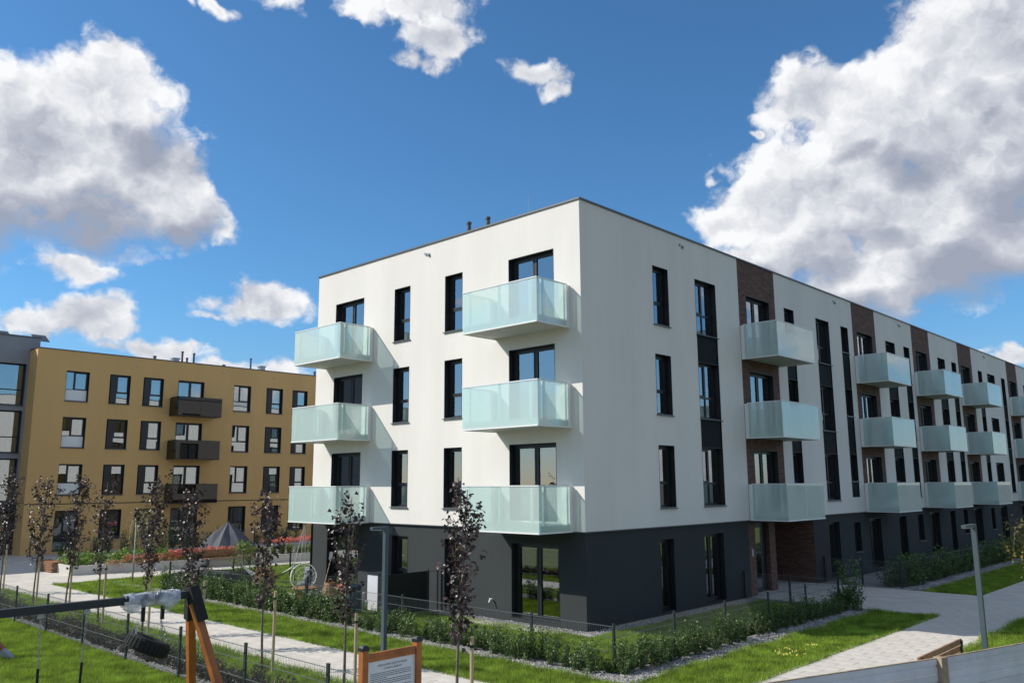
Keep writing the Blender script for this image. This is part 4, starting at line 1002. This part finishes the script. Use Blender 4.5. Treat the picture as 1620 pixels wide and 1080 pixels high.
# ------------------------------------------------------------------ parasol
pr = root('parasol', (-28.4, 4.6, 0), 'dark grey parasol half lowered behind the red flowers', 'parasol')
n = 8; mb = MB(); top = (0, 0, 1.98)
for k in range(n):
    a0, a1 = 2*pi*k/n, 2*pi*(k+1)/n; am = (a0+a1)/2; rr = 1.72; zb = 0.50
    p0, p1 = (rr*cos(a0), rr*sin(a0), zb), (rr*cos(a1), rr*sin(a1), zb); pm0 = (rr*0.45*cos(a0), rr*0.45*sin(a0), 1.42); pm1 = (rr*0.45*cos(a1), rr*0.45*sin(a1), 1.42)
    pmm = (rr*0.38*cos(am), rr*0.38*sin(am), 1.33); pe = (rr*0.84*cos(am), rr*0.84*sin(am), zb+0.06)
    mb.quad(top, pm0, pmm); mb.quad(top, pmm, pm1); mb.quad(pm0, p0, pe, pmm); mb.quad(pmm, pe, p1, pm1)
build('canopy', mb, M['canvas'], pr)
build('pole', MB().tube([(0, 0, 0), (0, 0, 2.06)], 0.03, 8), M['fence'], pr)
mb = MB()
for k in range(n): a0 = 2*pi*k/n; mb.tube([(0, 0, 1.93), (1.65*cos(a0), 1.65*sin(a0), 0.50)], 0.012, 4)
build('rib', mb, M['fence'], pr)

# ------------------------------------------------------------------ lamps
def lamp(x, y, label, ln=0.6, h=2.96, face=0.0):
    r = root('street_lamp', (x, y, 0), label, 'lamp', 'grey path lamps', face)
    build('pole', MB().box(-0.05, 0.05, -0.05, 0.05, 0, h-0.07), M['lamp'], r)
    build('arm', MB().box(-0.05, 0.05, -ln, 0.05, h-0.068, h), M['lamp'], r)
    build('diffuser', MB().box(-0.035, 0.035, -ln+0.04, -0.15, h-0.078, h-0.0685), M['whitemetal'], r)
    build('base_plate', MB().box(-0.1, 0.1, -0.1, 0.1, 0, 0.015), M['lamp'], r)
lamp(-1.31, -5.88+0.12, 'grey L shaped path lamp in front of the sunlit ground floor', 0.42)
lamp(8.72, 3.2, 'grey L shaped path lamp on the right lawn by the pavement', 0.75)
lamp(-22.8, -8.9, 'distant grey lamp post among the left maples', 0.3)

# ------------------------------------------------------------------ playground swing
sx, sy = 2.52, -12.25
sw = root('swing_frame', (sx, sy, 0), 'playground swing frame with orange timber legs and dark steel beam', 'swing')
build('beam', MB().box(-0.05, 0.05, -5.2, 0.06, 2.33, 2.43), M['beam'], sw)
def leg(x1, y1, y0=0.0, x0=0.0):
    d_ = Vector((x1-x0, y1-y0, -2.3)); return MB().bar((x0, y0, 2.26), (x1, y1, -0.05), 0.105, 0.105, (0, 1, 0))
for (fx_, fy_, x0_) in ((-0.92, 0.60, -0.035), (0.90, 0.50, 0.07)):
    build('leg', leg(fx_, fy_, 0.02, x0_), M['wood'], sw)
for (fx_, fy_, x0_) in ((-0.92, -5.6, -0.05), (0.90, -5.6, 0.05)): build('leg', leg(fx_, fy_, -5.15, x0_), M['wood'], sw)
mb = MB(); mb.bar((-0.0, 0.0, 2.46), (-0.11, 0.06, 2.02), 0.125, 0.13, (0, 1, 0)); mb.bar((0.04, 0.0, 2.48), (0.21, 0.09, 2.02), 0.13, 0.135, (0, 1, 0)); build('corner_bracket', mb, M['black'], sw)
for (yy, ) in ((-0.40,), (-0.67,)):
    mb = MB(); mb.box(-0.065, 0.065, yy-0.03, yy+0.03, 2.31, 2.445); mb.box(-0.02, 0.02, yy-0.022, yy+0.022, 2.08, 2.32); build('strap', mb, M['black'], sw)
# plastic film crumpled round the beam
V = []; F = []; nu, nv = 46, 14
for i in range(nu+1):
    t = i/nu; y = -0.98+0.78*t
    for j in range(nv):
        a = 2*pi*j/nv; rr = 0.072+0.018*abs(sin(9*t+a*2))+0.014*rng.random()+0.075*(sin(pi*t*1.6+0.6)**4)*max(0, -sin(a)); V.append((rr*cos(a), y+0.03*rng.random(), 2.375+rr*sin(a)*1.05))
for i in range(nu):
    for j in range(nv):
        if (i < 3 and rng.random() < 0.5): continue
        F.append((i*nv+j, i*nv+(j+1) % nv, (i+1)*nv+(j+1) % nv, (i+1)*nv+j))
me = bpy.data.meshes.new('film'); me.from_pydata(V, [], F); me.materials.append(M['film']); me.update(); o_ = link('plastic_film', me, None, (sx, sy, 0)); tag(o_, 'torn crumpled plastic film wrapped round the swing beam', 'plastic film')
# tyre swing
ty = root('tyre_swing', (sx, sy-0.58, 1.76), 'black tyre swing hanging tilted from two short chains', 'tyre swing')
mb = MB(); prof = [(0.15, 0.05), (0.17, 0.085), (0.24, 0.10), (0.285, 0.085), (0.30, 0.05), (0.30, -0.05), (0.285, -0.085), (0.24, -0.10), (0.17, -0.085), (0.15, -0.05), (0.15, 0.05)]
mb.lathe(prof, 30)
for k in range(30):
    a = 2*pi*k/30; T = Matrix.Rotation(a, 4, 'Z'); mb.box(0.298, 0.306, -0.022, 0.022, -0.055, 0.055, T)
TT = Matrix.Rotation(radians(-24), 4, 'X') @ Matrix.Rotation(radians(6), 4, 'Y'); mb.v = [tuple(TT @ Vector(p)) for p in mb.v]
build('tyre', mb, M['rubber'], ty)
def chain(p0, p1, r=0.008, link_=0.035):
    mb = MB(); p0, p1 = Vector(p0), Vector(p1); d_ = p1-p0; n_ = int(d_.length/link_); u_ = d_.normalized()
    s1 = u_.orthogonal().normalized(); s2 = u_.cross(s1)
    for i in range(n_):
        c = p0+d_*(i+0.5)/n_; s_ = s1 if i % 2 else s2; w = 0.011; L = link_*0.62
        q = [c-u_*L, c-u_*L*0.6+s_*w, c+u_*L*0.6+s_*w, c+u_*L, c+u_*L*0.6-s_*w, c-u_*L*0.6-s_*w, c-u_*L]
        mb.tube(q, r*0.45, 4, False)
    return mb
for yy, e in ((-0.19, 0.11), (0.22, -0.09)):
    mb = MB(); 
    for dx in (-0.10, 0.10):
        c_ = chain((0, yy*0.75, 0.32), (dx, yy*1.15, 0.04+e*1.0)); b0 = len(mb.v); mb.v += c_.v; mb.f += [tuple(i+b0 for i in f) for f in c_.f]; mb.mi += c_.mi
    build('chain', mb, M['galv'], ty)
# seat swing, its seat below the frame edge
ss = root('seat_swing', (sx, sy-1.69, 0), 'swing seat on long chains with black grips hanging at the left', 'swing seat')
for yy in (-0.28, 0.28):
    build('chain', chain((0.0, yy, 2.31), (0.0, yy*0.93, 1.64), 0.009, 0.036), M['galv'], ss)
    build('grip', MB().tube([(0, yy*0.93, 1.66), (0, yy*0.85, 0.55)], 0.017, 8), M['black'], ss)
    build('bracket', MB().box(-0.02, 0.02, yy-0.03, yy+0.03, 2.27, 2.33), M['galv'], ss)
build('seat', MB().box(-0.09, 0.09, -0.25, 0.25, 0.52, 0.56), M['black'], ss)
# climbing frame at the left edge
cf = root('climbing_frame', (-9.4, -12.6, 0), 'timber climbing frame with red and blue panel at the left edge', 'climbing frame')
build('post', MB().bar((-0.6, -0.7, 2.6), (1.66, 1.08, 0.02), 0.12, 0.12), M['wood'], cf); build('post_foot', MB().bar((1.50, 0.954, 0.20), (1.69, 1.10, 0.0), 0.126, 0.126), M['galv'], cf)
build('post', MB().bar((-0.6, -0.7, 2.6), (1.2, -1.7, 0.0), 0.12, 0.12), M['wood'], cf); build('post', MB().bar((-0.6, -0.7, 2.6), (-2.2, -2.2, 0.0), 0.12, 0.12), M['wood'], cf)
build('platform', MB().box(-1.7, 0.3, -2.2, -0.5, 1.3, 1.4), M['wood'], cf)
r = root('spring_rocker', (-4.75, -13.0, -0.14), 'small red and blue spring rocker at the bottom left edge', 'rocker')
mb = MB().lathe([(0.10, 0.0), (0.10, 0.05), (0.07, 0.08), (0.10, 0.12), (0.07, 0.16), (0.10, 0.20), (0.07, 0.24), (0.10, 0.3)], 12); build('spring', mb, M['galv'], r)
build('side_panel', MB().box(-0.06, 0.06, -0.42, 0.34, 0.42, 0.62), M['red'], r); build('seat', MB().box(-0.12, 0.12, -0.36, 0.28, 0.34, 0.415), M['blue'], r); build('rim', MB().box(-0.1, 0.1, -0.36, 0.32, 0.29, 0.338), M['whitemetal'], r)

# ------------------------------------------------------------------ notice board
nb_ = root('notice_board', (5.05, -10.58, 0), 'playground rules board on two orange timber posts with black caps', 'sign')
for y in (-0.46, 0.46):
    p = build('post', MB().box(-0.047, 0.047, y-0.047, y+0.047, 0, 1.75), M['wood'], nb_)
    c_ = MB().box(-0.055, 0.055, y-0.055, y+0.055, 1.75, 1.79); c_.v += [(-0.055, y-0.055, 1.79), (0.055, y-0.055, 1.79), (0.055, y+0.055, 1.79), (-0.055, y+0.055, 1.79), (-0.03, y-0.03, 1.815), (0.03, y-0.03, 1.815), (0.03, y+0.03, 1.815), (-0.03, y+0.03, 1.815)]
    b0 = 8
    for f in ((0, 1, 5, 4), (1, 2, 6, 5), (2, 3, 7, 6), (3, 0, 4, 7), (4, 5, 6, 7)): c_.f.append(tuple(i+b0 for i in f)); c_.mi.append(0)
    build('cap', c_, M['frame'], p)
for z in (1.674, 1.618): build('rail', MB().box(-0.022, 0.022, -0.413, 0.413, z-0.027, z+0.027), M['wood'], nb_)
build('rail', MB().box(-0.022, 0.022, -0.413, 0.413, 0.55, 0.63), M['wood'], nb_)
pn = build('panel', MB().box(0.0, 0.012, -0.413, 0.413, 0.63, 1.590), M['signboard'], nb_)
def text(s_, size, y, z, name='lettering'):
    cu = bpy.data.curves.new('t', 'FONT'); cu.body = s_; cu.size = size; cu.align_x = 'CENTER'; cu.space_character = 1.05
    tmp = bpy.data.objects.new('t', cu); COL.objects.link(tmp); dg = bpy.context.evaluated_depsgraph_get()
    me_ = bpy.data.meshes.new_from_object(tmp.evaluated_get(dg)); bpy.data.objects.remove(tmp)
    me_.materials.clear(); me_.materials.append(M['ink']); o_ = link(name, me_, pn, (0.0165, y, z)); o_.rotation_euler = (pi/2, 0, pi/2); return o_
text('REGULAMIN KORZYSTANIA', 0.038, 0.02, 1.515); text('Z PLACU ZABAW', 0.038, 0.02, 1.468)
mb = MB()
for i in range(26):
    z = 1.43-i*0.024; x = -0.35; end = 0.34 if i % 4 != 3 else npr.uniform(-0.1, 0.2)
    while x < end:
        w = npr.uniform(0.015, 0.06); mb.box(0.0135, 0.0145, x, min(x+w, end), z-0.0045, z+0.0035); x += w+0.008
tag(build('fine_print', mb, M['ink'], pn), kind='stuff')
mb = MB()
for z in (1.686, 1.662, 1.63, 1.606):
    for y in (-0.395, 0.395): mb.tube([(0.02, y, z), (0.03, y, z)], 0.007, 8)
build('bolt', mb, M['galv'], nb_)

# ------------------------------------------------------------------ board fence and bench, lower right
bf = root('board_fence', (8.3, -8.1, 0), 'fence of weathered grey horizontal boards with pine post at the lower right', 'fence')
p0 = Vector((8.26, -8.1)); p1 = Vector((9.88, -3.6)); p2 = Vector((11.3, 1.2))
def run(a, b):
    d_ = (b-a); L = d_.length; ang = atan2(d_.y, d_.x)
    for i in range(5):
        z1 = 1.2-i*0.235; mb = MB()
        mb.box(0, L, -0.003, 0.013, z1-0.225, z1); mb.box(0, L, -0.020, -0.003, z1-0.225, z1-0.125); mb.box(0, L, -0.020, -0.003, z1-0.085, z1)
        build('board', mb, M['board'], bf, (a.x-8.3, a.y+8.1, 0), ang)
    build('top_lath', MB().box(0, L, -0.018, 0.016, 1.202, 1.214), M['postwood'], bf, (a.x-8.3, a.y+8.1, 0), ang)
dd = (p1-p0).normalized(); run(p0, p1-dd*0.075); run(p1+dd*0.075, p2)
for p in (p0-dd*0.07, p1, p2): build('post', MB().box(-0.07, 0.07, -0.10, 0.05, 0, 1.225), M['postwood'], bf, (p.x-8.3, p.y+8.1, 0), atan2(dd.y, dd.x))
bn = root('park_bench', (9.0, -0.75, 0), 'brown slatted park bench beside the pavement behind the board fence', 'bench')
for i in range(5): build('seat_slat', MB().box(-0.62+i*0.095, -0.545+i*0.095, -1.25, 1.25, 0.42, 0.45), M['benchwood'], bn)
for i in range(3): build('back_slat', MB().box(0.0-0.02+i*0.015, 0.01+i*0.015, -1.25, 1.25, 0.50+i*0.13, 0.60+i*0.13), M['benchwood'], bn)
for y in (-1.1, 1.15):
    build('leg', MB().box(-0.58, -0.53, y, y+0.05, 0, 0.42).box(-0.58, 0.03, y, y+0.05, 0.385, 0.42).bar((0.0, y+0.025, 0.0), (0.06, y+0.025, 0.84), 0.05, 0.03), M['fence'], bn)

# ------------------------------------------------------------------ things in the left gardens
def thing(name, x, y, label, cat, rz=0.0, z=0.0): return root(name, (x, y, z), label, cat, None, rz)
r = thing('hanging_chair', -12.45, -0.8, 'white round wire chair with grey cushions hanging by ropes under the lowest left balcony', 'chair')
mb = MB(); c0 = Vector((0, 0, 0.66)); nrm = Vector((0.75, -0.62, 0.35)).normalized(); u_ = nrm.orthogonal().normalized(); w_ = nrm.cross(u_)
ring = [c0+(u_*cos(2*pi*k/28)+w_*sin(2*pi*k/28))*0.46 for k in range(29)]; mb.tube(ring, 0.02, 6, False); build('ring', mb, M['whitemetal'], r)
mb = MB()
for k in range(14):
    a = 2*pi*k/14; e = c0+(u_*cos(a)+w_*sin(a))*0.46; back = c0-nrm*0.42; mid = (e+back)/2-nrm*0.13; mb.tube([e, mid, back], 0.006, 4, False)
for f in (0.5, 0.8): mb.tube([c0-nrm*0.42*(1-f**2)+(u_*cos(2*pi*k/20)+w_*sin(2*pi*k/20))*0.46*f for k in range(21)], 0.006, 4, False)
build('basket', mb, M['whitemetal'], r)
mb = MB(); mb.lathe([(0, 0.0), (0.22, 0.03), (0.26, 0.09), (0.2, 0.15), (0, 0.17)], 14, c0-nrm*0.25-Vector((0, 0, 0.28))); mb.lathe([(0, 0), (0.13, 0.05), (0.15, 0.15), (0.1, 0.26), (0, 0.3)], 12, c0-nrm*0.28+Vector((0.05, 0.1, -0.15))); build('cushion', mb, M['cushion'], r, smooth=True)
mb = MB(); mb.tube([(0.02, 0, 2.63), ring[5]], 0.012, 5); mb.tube([(0.02, 0, 2.63), ring[11]], 0.012, 5); mb.tube([(0.02, 0, 2.63), c0-nrm*0.40], 0.012, 5); build('rope', mb, M['signboard'], r)
r = thing('wicker_table', -11.25, -1.5, 'round wicker table in front of the hanging chair', 'table')
build('top', MB().lathe([(0, 0.44), (0.42, 0.44), (0.44, 0.42), (0.42, 0.40), (0, 0.40)], 22), M['wicker'], r); build('base', MB().lathe([(0.40, 0.40), (0.30, 0.20), (0.26, 0.0)], 18), M['wicker'], r)
r = thing('pouf', -10.6, -1.55, 'dark grey garden pouf beside the wicker table', 'pouf'); build('cover', MB().lathe([(0, 0), (0.22, 0.02), (0.30, 0.16), (0.26, 0.30), (0, 0.34)], 16), M['cushion'], r, smooth=True)
r = thing('wicker_basket', -11.3, -0.42, 'tapered wicker basket with handles by the terrace door', 'basket'); build('body', MB().lathe([(0, 0), (0.26, 0.0), (0.25, 0.25), (0.17, 0.50), (0.15, 0.50), (0.22, 0.25), (0.22, 0.03)], 16), M['wicker'], r)
build('handle', MB().tube([(-0.15, 0, 0.48), (-0.08, 0, 0.62), (0.08, 0, 0.62), (0.15, 0, 0.48)], 0.012, 5), M['wicker'], r)
r = thing('broom', -11.9, -0.32, 'broom leaning upside down against the dark wall', 'broom'); build('handle', MB().tube([(0.28, -0.25, 0.0), (0.0, 0.30, 1.25)], 0.014, 6), M['stake'], r); build('brush', MB().bar((0.0, 0.29, 1.23), (-0.03, 0.34, 1.50), 0.13, 0.04), M['cushion'], r)
r = thing('barrel', -7.25, -2.35, 'dark teal rain barrel near the fence divider', 'barrel'); build('body', MB().lathe([(0, 0), (0.24, 0.0), (0.27, 0.3), (0.27, 0.6), (0.25, 0.85), (0, 0.86)], 18), M['tealpot'], r, smooth=False); build('rim', MB().lathe([(0.25, 0.83), (0.28, 0.85), (0.28, 0.89), (0.24, 0.89)], 18), M['tealpot'], r)
r = thing('storage_box', -7.4, -1.3, 'tall white storage cabinet against the dark wall', 'cabinet'); build('body', MB().box(-0.28, 0.28, -0.2, 0.2, 0.0, 1.12), M['galv'], r); build('lid', MB().box(-0.3, 0.3, -0.22, 0.22, 1.12, 1.16), M['fence'], r); build('door', MB().box(-0.26, 0.26, -0.215, -0.201, 0.04, 1.09), M['signboard'], r)
r = thing('small_bin', -8.0, -1.6, 'small white bin left of the tall cabinet', 'bin'); build('body', MB().box(-0.14, 0.14, -0.14, 0.14, 0, 0.5), M['whitemetal'], r); build('lid', MB().box(-0.15, 0.15, -0.15, 0.15, 0.5, 0.53), M['whitemetal'], r)
r = thing('flower_pot', -7.9, -2.3, 'round pot of bright red flowers behind the hedge', 'flower pot'); build('pot', MB().lathe([(0, 0), (0.13, 0), (0.18, 0.3), (0.15, 0.3), (0, 0.26)], 14), M['tealpot'], r)
P_ = npr.normal(0, 0.13, (150, 3)); P_[:, 2] = 0.75+P_[:, 2]*0.6; V_, F_ = leaves(P_, 0.06); link('blossom', np_mesh('blossom', V_, F_, 3, M['flower']), r); P_ = npr.normal(0, 0.12, (160, 3)); P_[:, 2] = 0.5+P_[:, 2]*1.0; V_, F_ = leaves(P_, 0.07); link('foliage', np_mesh('foliage', V_, F_, 3, M['shrub']), r)
r = thing('hammock', -15.9, -1.3, 'cream fabric hammock slung low behind the hedge', 'hammock')
V_ = []; F_ = []
for i in range(13):
    t = i/12
    for j in range(5):
        s_ = (j-2)/2; wd = 0.36*sin(pi*min(1, t*0.9+0.1))**0.7; V_.append((1.2*t+s_*wd*0.3, 1.5*t-s_*wd*0.6, 0.86-2.1*(t*(1-t))+abs(s_)*0.16*wd+0.05*sin(9*t+2*s_)))
for i in range(12):
    for j in range(4): F_.append((i*5+j, i*5+j+1, (i+1)*5+j+1, (i+1)*5+j))
me = bpy.data.meshes.new('fabric'); me.from_pydata(V_, [], F_); me.materials.append(M['cream']); me.update(); link('fabric', me, r)
build('stand', MB().tube([(-0.1, -0.1, 0), (-0.05, -0.05, 0.9)], 0.025, 6).tube([(1.25, 1.55, 0), (1.2, 1.5, 0.9)], 0.025, 6).tube([(-0.1, -0.1, 0.03), (1.25, 1.55, 0.03)], 0.025, 6), M['fence'], r)
r = thing('sand_pit', -18.9, -0.9, 'low black framed netted bed near the end garden lawn', 'garden bed', radians(35))
build('frame', MB().box(-1.5, 1.5, -0.9, -0.84, 0, 0.4).box(-1.5, 1.5, 0.84, 0.9, 0, 0.4).box(-1.5, -1.44, -0.84, 0.84, 0, 0.4).box(1.44, 1.5, -0.84, 0.84, 0, 0.4), M['frame'], r); build('net', MB().box(-1.44, 1.44, -0.84, 0.84, 0.36, 0.38), M['black'], r)
r = thing('wooden_board', -13.3, -1.9, 'tilted orange plywood board in the end garden', 'board'); build('panel', MB().quad((-0.25, -0.2, 0.25), (0.25, 0.15, 0.25), (0.35, 0.25, 0.6), (0.22, 0.12, 1.0), (-0.25, -0.2, 1.0), (-0.28, -0.22, 0.6)).quad((-0.25, -0.17, 0.25), (0.25, 0.18, 0.25), (0.35, 0.28, 0.6), (0.22, 0.15, 1.0), (-0.25, -0.17, 1.0), (-0.28, -0.19, 0.6)), M['wicker'], r); build('leg', MB().tube([(0, 0, 0), (0, 0, 0.3)], 0.02, 5), M['fence'], r)
r = thing('garden_sofa', -16.3, 2.2, 'dark grey garden sofa behind the hammock', 'sofa', radians(-30)); build('base', MB().box(-0.9, 0.9, -0.4, 0.4, 0.05, 0.36), M['fence'], r); build('backrest', MB().box(-0.9, 0.9, 0.3, 0.4, 0.36, 0.8), M['cushion'], r); build('seat', MB().box(-0.85, 0.85, -0.38, 0.29, 0.361, 0.48), M['cushion'], r)
build('terrace', MB().box(-13.2, -9.8, -1.5, -0.5, -0.02, 0.03), M['kerb'])['kind'] = 'structure'
build('terrace', MB().box(-4.6, -0.4, -0.9, -0.5, -0.02, 0.03), M['kerb'])['kind'] = 'structure'
# garden tap on the wall
r = thing('garden_tap', -3.62, 0.06, 'small white tap on the dark wall left of the corner glass door', 'tap', 0, 0.55); build('body', MB().tube([(0, 0, 0), (0, -0.12, 0), (0.0, -0.15, -0.08)], 0.022, 8), M['whitemetal'], r); build('handle', MB().box(-0.05, 0.05, -0.1, -0.08, 0.02, 0.035), M['whitemetal'], r)
# dandelions in the lawn by the pavement
for i in range(26):
    x, y = rng.uniform(5.05, 5.7), rng.uniform(0.2, 2.0)
    P_ = npr.normal(0, 0.012, (7, 3)); P_[:, 2] = 0.11+np.abs(P_[:, 2])
    if i == 0:
        V_, F_ = leaves(P_, 0.03); dmesh = np_mesh('dandelion', V_, F_, 3, M['yellowfl'])
    tag(link('dandelion', dmesh, None, (x, y, rng.uniform(-0.03, 0.02)), rng.uniform(0, 6)), 'tiny yellow dandelion in the lawn beside the right pavement', 'flower', 'dandelions in the right lawn')
